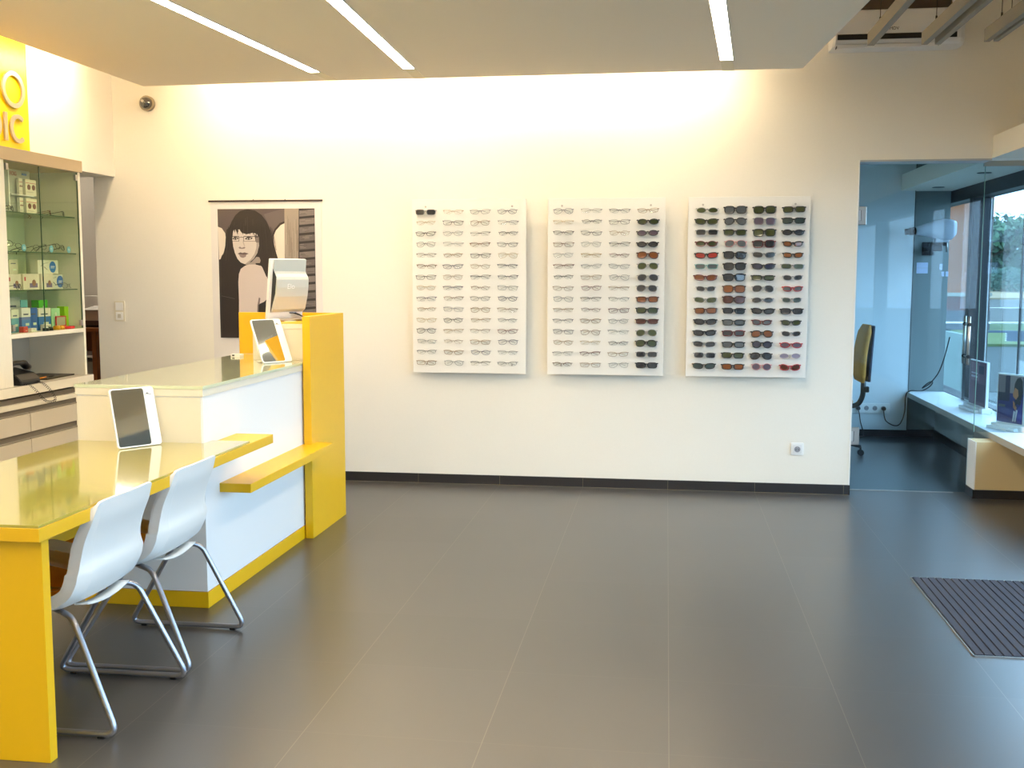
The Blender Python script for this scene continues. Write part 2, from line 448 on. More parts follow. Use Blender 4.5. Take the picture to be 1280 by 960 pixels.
# ------------------------------------------------------------------ floor mat
t = thing('entrance_mat', 'dark ribbed purple-grey entrance mat set into the floor tiles', 'mat', (1.235, 4.385, 0))
m1 = mat('mat_pile', (46, 50, 64), .95, noise=.45, nscale=260, bump=.6); m2 = mat('mat_groove', (18, 17, 24), .9)
b = MB(); b.box((0, 0, 0.0), (1.25, 1.128, .003), m2); b.build('backing', None, t)
b = MB(); nr = 34
for i in range(nr):
    x = .006+i*1.238/nr; b.box((x, .004, .003), (x+.0305, 1.124, .0085), m1, bev=.002)
r_ = b.build('ribs', None, t); r_['kind'] = 'stuff'
b = MB(); b.box((-.004, 1.128, 0), (1.25, 1.133, .006), M_STEEL); b.box((-.004, -.004, 0), (0, 1.133, .006), M_STEEL); b.box((-.004, -.004, 0), (1.25, 0, .006), M_STEEL); b.build('edge_trim', None, t)

# ------------------------------------------------------------------ reception desk
t = thing('reception_desk', 'white and yellow reception desk with glass tops and side table', 'desk', (-2.3, 4.54, 0))
def L(x, y, z): return (x+2.3, y-4.54, z)
def dbox(b, a, c, m, bev=.0015): b.box(L(*a), L(*c), m, bev=bev)
b = MB(); dbox(b, (-2.64, 4.54, .075), (-2.04, 6.49, .966), M_WHITE); b.build('counter_body', None, t)
b = MB(); dbox(b, (-2.645, 4.534, .966), (-2.036, 5.985, .999), M_CREAM); b.build('counter_rim', None, t)
b = MB(); dbox(b, (-2.648, 4.532, .999), (-2.033, 6.45, 1.014), M_GTOPW, .001); b.build('counter_glass_top', None, t)
b = MB(); dbox(b, (-2.636, 4.536, 0), (-2.036, 6.0, .073), M_YEL); b.build('plinth', None, t)
b = MB(); dbox(b, (-2.64, 4.5405-.004, .757), (-2.05, 4.54, .962), M_CREAM, .0005); b.build('end_panel', None, t)
# side table
b = MB()
pts = [(-2.65, 2.95), (-1.855, 2.95), (-1.855, 4.91), (-2.04, 4.91), (-2.04, 4.545), (-2.65, 4.545)]
b.prism([(x+2.3, y-4.54) for x, y in pts], .042, M_YEL, Matrix.Translation((0, 0, .706)), bev=.001); b.build('table_top', None, t)
b = MB(); dbox(b, (-2.648, 2.953, .748), (-1.858, 4.545, .757), M_GTOPY, .001)
dbox(b, (-2.039, 4.545, .748), (-1.860, 4.63, .757), M_GTOPY, .001); b.build('table_glass', None, t)
b = MB(); dbox(b, (-2.65, 2.98, 0), (-1.868, 3.02, .706), M_YEL); b.build('table_leg_panel', None, t)
b = MB(); dbox(b, (-2.64, 3.02, .25), (-2.60, 4.54, .706), M_YEL); b.build('modesty_panel', None, t)
# small shelf on the customer side
b = MB(); dbox(b, (-2.042, 4.70, .503), (-1.888, 5.955, .545), M_YEL); b.build('bag_shelf', None, t)
# raised till end
b = MB(); dbox(b, (-2.03, 5.86, 0), (-1.985, 6.50, 1.273), M_YEL); b.build('side_screen', None, t)
b = MB(); dbox(b, (-2.65, 6.462, 1.014), (-2.03, 6.50, 1.273), M_YEL); b.build('back_screen', None, t)
b = MB(); dbox(b, (-2.372, 5.985, 1.0145), (-2.032, 6.46, 1.196), M_CREAM); dbox(b, (-2.374, 5.982, 1.196), (-2.032, 6.46, 1.226), M_CREAM); b.build('till_box', None, t)
b = MB(); dbox(b, (-2.370, 5.984, 1.226), (-2.034, 6.46, 1.230), M_YEL, .001); b.build('till_top', None, t)
b = MB(); dbox(b, (-2.60, 6.20, 1.0145), (-2.54, 6.26, 1.030), M_PLASTW); dbox(b, (-2.59, 6.199, 1.018), (-2.575, 6.2, 1.027), M_DARK, 0); o = b.build('label_holder', None)
o.parent = None; o.location = (-2.3, 4.54, 0); tag(o, 'tiny white card holder on the pale glass desk top by the yellow screen', 'card holder')

# ------------------------------------------------------------------ tilting shop mirrors
def mirror(label, p, q, z, H, tilt):
    p, q = Vector(p), Vector(q); d = (q-p).normalized(); W = (q-p).length
    n = Vector((d.y, -d.x, 0))
    t = thing('counter_mirror', label, 'mirror', (p.x, p.y, z), math.atan2(d.y, d.x), 'tilted mirrors on the reception desk')
    T = Matrix.Rotation(-tilt, 4, 'X') @ Matrix.Rotation(PI/2, 4, 'X')
    b = MB(); b.prism(rrect(W, H, .014, cx=W/2, cy=H/2), -.010, M_PLASTW, T, bev=.001)
    fr = b.build('frame', None, t)
    G = W*.755
    b = MB(); b.prism(rrect(G-.006, H-.012, .010, cx=G/2+.003, cy=H/2), .0012, M_MIRROR, T @ Matrix.Translation((0, 0, .0001))); b.build('mirror_glass', None, t)
    txt = text_mesh('━', .018, .0006, M_DARK, 'logo', fr, T @ Matrix.Translation((G+.012, H*.885, .001)))
    b = MB()
    lp = [(0, .002), (.006, .006), (.012, .005), (.016, .002), (.010, .001)]
    b.prism([(G+.010+x, H*.875+y) for x, y in lp], .0006, M_DARK, T)
    b.box((G+.004, H*.862, 0), (G+.036, H*.862+.0022, .0006), mat('logo_grey', (130, 130, 130), .5), rot=T)
    b.build('emblem', None, t); bpy.data.objects.remove(txt)
    a = math.sin(tilt)*H
    b = MB(); b.box((W*.3, .010, 0), (W*.7, .012+a+.02, .003), M_PLASTW, bev=.001)
    b.box((W*.42, a*.55+.004, .003), (W*.58, a*.55+.008, H*.55), M_PLASTW); b.build('rear_stand', None, t)
    return t
mirror('white-framed tilted mirror standing on the low yellow glass table', (-2.325, 4.311), (-2.208, 4.483), .760, .262, .26)
mirror('white-framed tilted mirror standing on the high counter below the monitor', (-2.212, 5.725), (-2.105, 5.905), 1.018, .262, .42)

# ------------------------------------------------------------------ monitor on the till box
def monitor():
    t = thing('till_monitor', 'silver till monitor seen from behind on top of the desk', 'monitor', (-2.27, 6.235, 1.230), math.radians(52))
    # local -y is the back of the screen housing
    R = Matrix.Translation((0, -.005, .014)) @ Matrix.Rotation(math.radians(9), 4, 'X')
    W, H = .245, .36
    b = MB(); b.box((-W/2, 0, 0), (W/2, .022, H), M_PLASTW, bev=.004, rot=R); b.build('bezel', None, t)
    b = MB(); b.box((-W/2+.012, .0215, .012), (W/2-.012, .0235, H-.012), M_BLACK, rot=R); b.build('screen', None, t)
    prof = [(0, H*.12), (0, H*.995), (-.006, H*.995), (-.008, H*.80), (-.016, H*.765), (-.038, H*.72), (-.046, H*.68), (-.049, H*.55), (-.046, H*.40), (-.030, H*.18), (-.006, H*.12)]
    b = MB(); rings = []
    for x in (-W/2+.022, W/2-.004):
        rings.append([R @ Vector((x, p[0], p[1])) for p in prof])
    b.loft(rings, M_SILVER, smooth=False); hs = b.build('housing', None, t)
    b = MB(); b.prism([(0, .04), (-.038, .16), (-.040, .26), (0, .30)], .002, M_BLACK, R @ Matrix.Translation((-W/2+.020, 0, 0)) @ Matrix(((0, 0, 1, 0), (1, 0, 0, 0), (0, 1, 0, 0), (0, 0, 0, 1))))
    b.build('side_port_bay', None, hs)
    text_mesh('Elo', .042, .0008, M_PLASTW, 'logo', hs, R @ frame_mtx((-.03, -.0500, H*.53), (1, 0, 0), (0, 0, 1)), 'LEFT')
    # folding stand
    b = MB(); b.box((-.035, -.155, .004), (.045, -.02, .010), M_PLASTW, bev=.002, rot=Matrix.Translation((0, -.0, .012)) @ Matrix.Rotation(math.radians(18), 4, 'X'))
    b.build('stand_arm', None, t)
    b = MB(); b.tube(smooth_path([(-.11, -.02, .009), (-.06, .06, .009), (.03, .085, .009), (.12, .05, .009), (.13, -.03, .009), (.04, -.05, .009), (-.05, -.045, .009)], 6, True), .009, M_STEEL, 8, closed=True)
    b.build('foot_ring', None, t)
    b = MB()
    for k in range(3):
        b.tube(smooth_path([(.03+.02*k, -.01, .05), (.06+.02*k, -.05, .045-.01*k), (.09+.012*k, -.08, .02), (.10+.012*k, -.07, .006)], 6), .0035, M_BLACK, 6)
    b.build('cable', None, t)
    return t
monitor()

# ------------------------------------------------------------------ chairs
def chair(label, loc, rz):
    # local +x is the way the sitter faces; rearmost point of the back at x=0
    t = thing('visitor_chair', label, 'chair', loc, rz, 'white shell chairs at the side table')
    prof = smooth_path([(.012, 0, .768), (.022, 0, .71), (.048, 0, .64), (.062, 0, .575), (.058, 0, .525), (.072, 0, .475), (.110, 0, .425),
                        (.19, 0, .390), (.30, 0, .398), (.42, 0, .418), (.52, 0, .434), (.56, 0, .420)], 5)
    def ramp(pts, v):
        for (a, u), (c, w_) in zip(pts, pts[1:]):
            if v <= c:
                k = (v-a)/(c-a); k = k*k*(3-2*k); return u+(w_-u)*k
        return pts[-1][1]
    hw = lambda v: ramp(((0, .186), (.12, .196), (.24, .200), (.38, .226), (.50, .230), (.80, .225), (1, .205)), v)        # half width
    wing = lambda v: ramp(((0, .012), (.10, .028), (.25, .042), (.38, .064), (.52, .054), (.66, .034), (1, .020)), v)     # how much of it is the bent-in wing
    lip = lambda v: ramp(((0, .010), (.08, .022), (.25, .030), (.40, .034), (.55, .030), (.72, .040), (.90, .036), (1, .010)), v)       # depth of the turned edge
    n = len(prof)
    nor = []
    for i in range(n):
        d = (prof[min(i+1, n-1)]-prof[max(i-1, 0)]).normalized()
        nor.append(Vector((-d.z, 0, d.x)))    # pointing to the sitter
    TS = [-1, -.965, -.93, -.865, -.80] + [-.80+1.6*k/14 for k in range(1, 14)] + [.80, .865, .93, .965, 1]
    def P(i, tt, off=0.0):
        v = i/(n-1); a = abs(tt); wg = wing(v); wm = hw(v)-wg; e = min(1, max(0, (a-.80)/.13)); e2 = max(0, (a-.93)/.07)
        y = (a/.80*wm) if a <= .80 else wm+wg*e+.003*e2
        lift = .008*min(1, a/.80)**2 + wg*.30*e + lip(v)*e2
        corner = -.022*(a**8)*(1-v/.07) if v < .07 else 0
        p = prof[i] + nor[i]*(lift+off)
        return Vector((p.x, math.copysign(y, tt), p.z+corner))
    def grid(mb, i0, i1, ts, o0, o1, m):
        k_ = mb.mi(m); NT = len(ts)-1
        A = [[mb.bm.verts.new(P(i, x, o0)) for x in ts] for i in range(i0, i1)]
        B = [[mb.bm.verts.new(P(i, x, o1)) for x in ts] for i in range(i0, i1)]
        def q(*v):
            f = mb.bm.faces.new(v); f.smooth = True; f.material_index = k_
        R_ = i1-i0
        for i in range(R_-1):
            for j in range(NT):
                q(A[i][j], A[i][j+1], A[i+1][j+1], A[i+1][j]); q(B[i][j], B[i+1][j], B[i+1][j+1], B[i][j+1])
            for j in (0, NT): q(A[i][j], A[i+1][j], B[i+1][j], B[i][j])
        for j in range(NT):
            for i in (0, R_-1): q(A[i][j], A[i][j+1], B[i][j+1], B[i][j])
        mb.bm.edges.index_update()
        for G in (A, B):
            for j, x in enumerate(ts):
                if abs(abs(x)-.80) < 1e-6 or abs(abs(x)-.93) < 1e-6 or j in (0, NT):
                    for i in range(int((R_-1)*.62) if j not in (0, NT) else R_-1):
                        e = mb.bm.edges.get((G[i][j], G[i+1][j]))
                        if e: e.smooth = False
            for i in (0, R_-1):
                for j in range(NT):
                    e = mb.bm.edges.get((G[i][j], G[i][j+1]))
                    if e: e.smooth = False
    b = MB(); grid(b, 0, n, TS, 0, .009, M_SHELL); b.build('shell', None, t)
    b = MB(); grid(b, 3, n-3, TS[5:-5], .0095, .019, M_PAD); pad = b.build('seat_pad', None, t)
    # printed branch pattern on the pad
    def on_pad(x, y):
        i = min(range(n//2, n), key=lambda q_: abs(prof[q_].x-x)); return P(i, .8*y/(hw(i/(n-1))-wing(i/(n-1))), .0205)+Vector((x-prof[i].x, 0, 0))
    b = MB()
    for a0, a1 in (((.24, -.02), (.46, .15)),):
        b.tube([on_pad(a0[0]+(a1[0]-a0[0])*q/8, a0[1]+(a1[1]-a0[1])*q/8) for q in range(9)], .0022, M_PADPAT, 5)
    for k in range(8):
        u = .12+.11*k; bx, by = .24+.22*u, -.02+.17*u
        for sg in (-1, 1):
            ex, ey = bx+.09*(1-.3*u)*(.75 if sg > 0 else .35), by+(.02 if sg > 0 else .09)*(1-.2*u)
            ey = min(ey, .160); b.tube([on_pad(bx+(ex-bx)*q/5, by+(ey-by)*(q/5)**1.5) for q in range(6)], .0018, M_PADPAT, 5)
    b.build('pad_pattern', None, pad)
    # lip with a slot under the back
    b = MB(); rings = []
    for j in range(13):
        u = -1+2*j/12; y = u*.14; z = .411-.016*(1-u*u)
        rings.append([(.100, y, z), (.100, y, z-.005), (.15, y, z-.009), (.15, y, z-.004)])
    b.loft(rings, M_SHELL); b.build('rear_lip', None, t)
    # sled frame: one bent tube per side and two cross tubes
    for s_ in (-1, 1):
        b = MB()
        pts_ = [(.245, s_*.17, .386), (.20, s_*.215, .386), (.105, s_*.225, .386)]
        path = [(.27, s_*.10, .384), (.115, s_*.215, .386), (-.055, s_*.262, .014), (.46, s_*.262, .014), (.225, s_*.215, .384), (.25, s_*.10, .384)]
        b.tube(fillet_path(path, .045, 6), .0105, M_CHAIRLEG, 12); b.build('leg_frame', None, t)
        for x in (.0, .40):
            b = MB(); b.box((x-.012, s_*.262-.009, 0), (x+.012, s_*.262+.009, .010), M_BLACK, bev=.002); b.build('glide', None, t)
    b = MB(); b.tube([(.26, -.12, .384), (.26, .12, .384)], .009, M_CHAIRLEG, 10); b.build('cross_tube', None, t)
    return t
chair('white shell chair with brown pad at the desk end with the yellow leg panel', (-1.806, 3.437, 0), PI)
chair('white shell chair with brown pad next to the white counter corner', (-1.812, 4.010, 0), PI)

# ------------------------------------------------------------------ eyewear
def outline(shape, w, h, n=26):
    """lens outline, nose side at -x, centred"""
    pts = []
    for i in range(n):
        a = 2*PI*i/n; c, s = math.cos(a), math.sin(a)
        if shape == 'rect': e = .50
        elif shape == 'square': e = .58
        elif shape == 'wrap': e = .72
        elif shape == 'pilot': e = .80
        elif shape == 'cat': e = .85
        else: e = 1.0
        x = math.copysign(abs(c)**e, c)*w/2; y = math.copysign(abs(s)**e, s)*h/2
        v = y/(h/2)
        if shape == 'pilot': x = x*(1-.14*max(0, -v)) + .05*w*max(0, -v); y -= .04*h*c
        if shape == 'wrap': y += .14*h*(x/w); x *= (1-.06*max(0, -v))
        if shape == 'cat': y += .32*h*(x/w)*(1 if s > 0 else .4)
        if shape in ('rect', 'square'): x *= (1-.07*max(0, -v))
        pts.append((x, y))
    return pts
GL = {}
FM = {}
def fmat(rgb, metal=.2, rough=.3):
    k = (rgb, metal)
    if k not in FM: FM[k] = mat('frame_%d_%d_%d' % rgb, rgb, rough, metal)
    return FM[k]
def lmat(rgb):
    k = ('lens', rgb)
    if k not in FM:
        FM[k] = mat('tinted_lens_%d_%d_%d' % rgb, rgb, .08, spec=.7, coat=.6)
    return FM[k]
def eyewear_proto(shape, w, h, gap, frame, lensm, ft, rimless=False, half=False, temples=True):
    """meshes of one pair: frame, two lenses, two temples; origin at the bridge, front faces -y"""
    key = (shape, w, h, gap, frame.name, lensm.name, ft, rimless, half)
    if key in GL: return GL[key]
    V = lambda x, z, y=0: Vector((x, y, z))
    cxo = gap/2+w/2
    def curve(x): return .10*x*x*8   # wrap of the front
    out = {}
    b = MB(); fr = [frame]
    for s_ in (-1, 1):
        ol = [(s_*(cxo+p[0]), p[1]) for p in outline(shape, w, h)]
        if not rimless:
            if half:
                top = [p for p in ol if p[1] > -h*.12]; top.sort(key=lambda p: p[0])
                b.tube([V(p[0], p[1], curve(p[0])) for p in top], ft, frame, 5)
                b.tube([V(p[0], p[1], curve(p[0])) for p in sorted([p for p in ol if p[1] <= -h*.08], key=lambda p: p[0])], ft*.35, frame, 4)
            else:
                b.tube([V(p[0], p[1], curve(p[0])) for p in ol], ft, frame, 5, closed=True)
        ex = s_*(cxo+w/2)
        zt = max(p[1] for p in ol if abs(p[0]) > abs(ex)-w*.25)*.72
        b.tube([V(ex-s_*.002, zt, curve(ex)), V(ex+s_*.004, zt+.001, curve(ex)+.001), V(ex+s_*.006, zt, curve(ex)+.010)], ft*1.5, frame, 6)
        # nose pad
        b.tube([V(s_*gap*.38, .001, .001), V(s_*gap*.28, -h*.16, .006)], ft*.7, frame, 5)
    b.tube([V(-gap/2-.001, h*.16, 0), V(-gap*.2, h*.27, -.001), V(gap*.2, h*.27, -.001), V(gap/2+.001, h*.16, 0)], ft*1.1, frame, 6)
    me = b.build('frame').data; out['frame'] = [me]
    out['lens'] = []; out['temple'] = []
    for s_ in (-1, 1):
        ol = [(s_*(cxo+p[0]*.97), p[1]*.97) for p in outline(shape, w, h)]
        if s_ < 0: ol = ol[::-1]
        b = MB()
        rings = []
        for dy in (0.0004, .0018):
            rings.append([V(p[0], p[1], curve(p[0])+dy) for p in ol])
        b.loft(rings, lensm, smooth=False); out['lens'].append(b.build('lens').data)
        ex = s_*(cxo+w/2+.006); zt = h*.30
        b = MB(); yy = .012+curve(ex)+.006*(s_ > 0)
        b.tube([V(ex, zt, yy-.004), V(ex*.98, zt, yy+.002), V(-ex*.25, zt-.004, yy+.003), V(-ex*.72, zt-.018, yy+.003)], ft*.9, frame, 5)
        out['temple'].append(b.build('temple').data)
    for k in ('frame', 'lens', 'temple'):
        for me in out[k]:
            for o in [o for o in bpy.data.objects if o.data == me]: bpy.data.objects.remove(o)
    GL[key] = out; return out
def place_eyewear(name, protos, loc, label, cat, group, rot=(0, 0, 0), scale=1.0):
    t = bpy.data.objects.new(name, None); COL.objects.link(t); t.location = loc; t.rotation_euler = rot
    t.scale = (scale,)*3; t.empty_display_size = .05; tag(t, label, cat, group)
    for k in ('frame', 'lens', 'temple'):
        for me in protos[k]:
            o = bpy.data.objects.new(k, me); COL.objects.link(o); o.parent = t
    return t

BF = 7.535                         # front face of the wall boards
ORD = ['top', 'second', 'third', 'fourth', 'fifth', 'sixth', 'seventh', 'eighth', 'ninth', 'tenth', 'eleventh', 'twelfth', 'thirteenth', 'fourteenth', 'bottom']
CORD = ['first', 'second', 'third', 'fourth']
kb = BF/7.6
def wallX(x): return x*kb
def wallZ(z): return 1.51+(z-1.51)*kb
peg_me = None
def board(x0, x1, label):
    global peg_me
    x0, x1 = wallX(x0), wallX(x1); z0, z1 = wallZ(.806), wallZ(2.040)
    t = thing('eyewear_wall_board', label, 'display board', ((x0+x1)/2, BF, z0), group='frosted eyewear boards on the back wall')
    W = x1-x0; H = z1-z0
    b = MB(); b.box((-W/2, 0, 0), (W/2, .010, H), M_FROST, bev=.0015); b.build('panel', None, t)
    for sx in (-1, 1):
        for z in (.062, H-.052):
            b = MB(); x = sx*(W/2-.098)
            b.cyl((x, -.004, z), (x, 0, z), .007, M_STEEL, 14); b.cyl((x, .010, z), (x, 7.6-BF, z), .008, M_STEEL, 12)
            b.build('standoff_bolt', None, t)
    return t, W, H
FB = ('board by poster', 'middle board', 'board by door')
GYE = BF-.032                      # plane of the eyewear
kg = GYE/7.6
def grid_pos(gx0, gx1, gz0, gz1, c, r):
    X = (gx0+(gx1-gx0)*c/3)*kg; Z = 1.51+((gz0+(gz1-gz0)*r/14)-1.51)*kg
    return X, Z
def peg(t, X, Z):
    global peg_me
    if peg_me is None:
        b = MB(); b.cyl((0, 0, 0), (0, -.034, 0), .003, M_PEG, 8); b.cyl((0, -.034, 0), (0, -.037, .0), .005, M_PEG, 8)
        o = b.build('peg'); peg_me = o.data; bpy.data.objects.remove(o)
    o = bpy.data.objects.new('peg', peg_me); COL.objects.link(o); o.parent = t
    o.location = Vector((X, BF, Z))-t.location
def sun_label(lc, fc, sh, r, c, bi, where):
    return f'{lc} {sh} sunglasses, {fc} frame, {ORD[r]} row, {CORD[c]} column from poster, {where}'
LC = {'g': ('olive', (58, 66, 30)), 'k': ('dark grey', (40, 41, 46)), 'n': ('brown', (128, 70, 22)), 'p': ('mauve', (92, 78, 92)),
      's': ('slate', (84, 90, 94)), 'f': ('fiery red', (168, 48, 40)), 'b': ('navy', (44, 42, 66)), 'd': ('chestnut', (80, 34, 16)), 'h': ('pale mauve', (140, 130, 150)), 't': ('teal', (50, 66, 66))}
FC = {'k': ('black', (20, 18, 20)), 'r': ('dark red', (96, 22, 26)), 's': ('silver', (150, 150, 152)), 't': ('turquoise', (84, 160, 160)),
      'n': ('brown', (70, 32, 20)), 'w': ('pale', (196, 190, 184)), 'i': ('pink', (196, 120, 124)), 'R': ('red', (170, 36, 50))}
SH = {'O': ('oval', 'oval', .060, .034), 'W': ('wrap', 'wrap', .064, .035), 'R': ('rectangular', 'rect', .062, .036), 'A': ('pilot', 'pilot', .060, .044),
      'B': ('oversized', 'square', .064, .047), 'C': ('round', 'oval', .054, .044), 'F': ('narrow', 'rect', .064, .031), 'S': ('small', 'wrap', .052, .031), 'E': ('cat-eye', 'cat', .056, .038)}
def sung(code, X, Z, r, c, bi, grp):
    sh, lc, fc = code
    s, shp, w, h = SH[sh]
    ft = .0032 if fc in 'knrR' else .0018
    pr = eyewear_proto(shp, w, h, .018 if sh != 'B' else .014, fmat(FC[fc][1], .6 if fc == 's' else .1), lmat(LC[lc][1]), ft)
    place_eyewear('sunglasses', pr, (X, GYE, Z), sun_label(LC[lc][0], FC[fc][0], s, r, c, bi, FB[bi]), 'sunglasses', grp,
                  (0, random.uniform(-.02, .02), random.uniform(-.05, .05)))
B3 = [['Ogs', 'Wgk', 'Rks', 'Ogr', 'Wfk', 'Fst', 'Wnr', 'Sks', 'Wgs', 'Rnn', 'Wkk', 'Wkk', 'Wks', 'Rks', 'Wtk'],
      ['Bsk', 'Ask', 'Rgk', 'Asi', 'Bkk', 'Bkk', 'Bkk', 'Bnn', 'Bdn', 'Rkk', 'Rsk', 'Rkr', 'Rsk', 'Rgk', 'Rnk'],
      ['Bgk', 'Bps', 'Bgk', 'Bkr', 'Wks', 'Wbk', 'Fgk', 'Aks', 'Oks', 'Wkk', 'Ssr', 'And', 'Cbk', 'Akk', 'Cpi'],
      ['Rgk', 'Rtk', 'Okk', 'Snk', 'Snk', 'Fgs', 'Sks', 'SsR', 'Sts', 'Rkk', 'Sgk', 'Sks', 'OpR', 'Ohw', 'EdR']]
B3[2][11] = 'Ank'
B2C4 = [None, 'Ogk', 'Opk', 'Okk', 'Ann', 'Ags', 'Aks', 'Aks', 'Rnn', 'Rgk', 'Fdn', 'Ags', 'Agk', 'Rks', 'Rkk']
TONES = [('black', (30, 28, 32)), ('dark blue', (40, 48, 84)), ('brown', (104, 70, 44)), ('bronze', (140, 112, 78)), ('silver', (130, 132, 136)), ('grey', (92, 92, 98)), ('maroon', (96, 40, 44)), ('gold', (168, 142, 92))]
T1 = [[None, 3, 4, 1], [7, 5, 2, 1], [0, 4, 0, 5], [5, 4, 2, 5], [0, 3, 0, 7], [2, 1, 3, 1], [0, 3, 5, 1], [7, 1, 2, 5],
      [1, 2, 0, 1], [3, 1, 3, 2], [7, 0, 3, 5], [0, 3, 2, 6], [5, 2, 3, 1], [0, 3, 1, 5], [3, 4, 0, 4]]
T2 = [[1, 4, 4, 3], [7, 5, 5], [5, 5, 3], [2, 4, 5], [4, 7, 6], [6, 4, 5], [0, 3, 4], [2, 6, 3], [4, 0, 5], [3, 6, 6], [1, 3, 4], [5, 2, 5], [3, 7, 5], [5, 6, 3], [2, 3, 4]]
def clear(tone, X, Z, r, c, bi, grp):
    nm, rgb = TONES[tone]
    k = (r*7+c*3+bi*5) % 8
    shp, w, h, style, sn = [('rect', .058, .029, 'half', 'half-rim'), ('oval', .055, .032, 'full', 'oval'), ('rect', .058, .031, 'full', 'rectangular'), ('wrap', .057, .029, 'half', 'shallow'),
                            ('rect', .056, .027, 'half', 'narrow'), ('pilot', .055, .036, 'full', 'pilot'), ('wrap', .058, .030, 'full', 'curved'), ('oval', .053, .028, 'half', 'small oval')][k]
    ft = (.0011, .0009, .0013)[(r+c) % 3]
    pr = eyewear_proto(shp, w, h, .019, fmat(rgb, .4), M_LENS, ft*1.15, half=(style == 'half'))
    place_eyewear('eyeglasses', pr, (X, GYE, Z), f'clear {sn} eyeglasses, {nm} frame, {ORD[r]} row, {CORD[c]} column from poster, {FB[bi]}', 'eyeglasses', grp,
                  (0, random.uniform(-.03, .03), random.uniform(-.08, .08)))
GX = [(-1.705, -1.115), (-.720, -.133), (.267, .849)]
boards = [board(-1.803, -.984, 'frosted white wall board of clear eyeglasses, nearest the portrait poster'),
          board(-.830, -.017, 'frosted white wall board mixing clear eyeglasses and one column of sunglasses'),
          board(.140, .955, 'frosted white wall board holding only sunglasses, nearest the glass door')]
for bi in range(3):
    for c in range(4):
        for r in range(15):
            X, Z = grid_pos(GX[bi][0], GX[bi][1], 1.952, .877, c, r)
            X += random.uniform(-.003, .003); Z += random.uniform(-.002, .002)
            if bi == 2: sung(B3[c][r], X, Z, r, c, bi, 'sunglasses on the board nearest the glass door')
            elif bi == 1 and c == 3 and r > 0: sung(B2C4[r], X, Z, r, c, bi, 'sunglasses on the middle board')
            elif bi == 1: clear(T2[r][c], X, Z, r, c, bi, 'clear eyeglasses on the middle board')
            elif c == 0 and r == 0: sung('Rks', X, Z, r, c, bi, 'sunglasses on the board nearest the poster')
            else: clear(T1[r][c], X, Z, r, c, bi, 'clear eyeglasses on the board nearest the poster')
            peg(boards[bi][0], X, Z+.004)

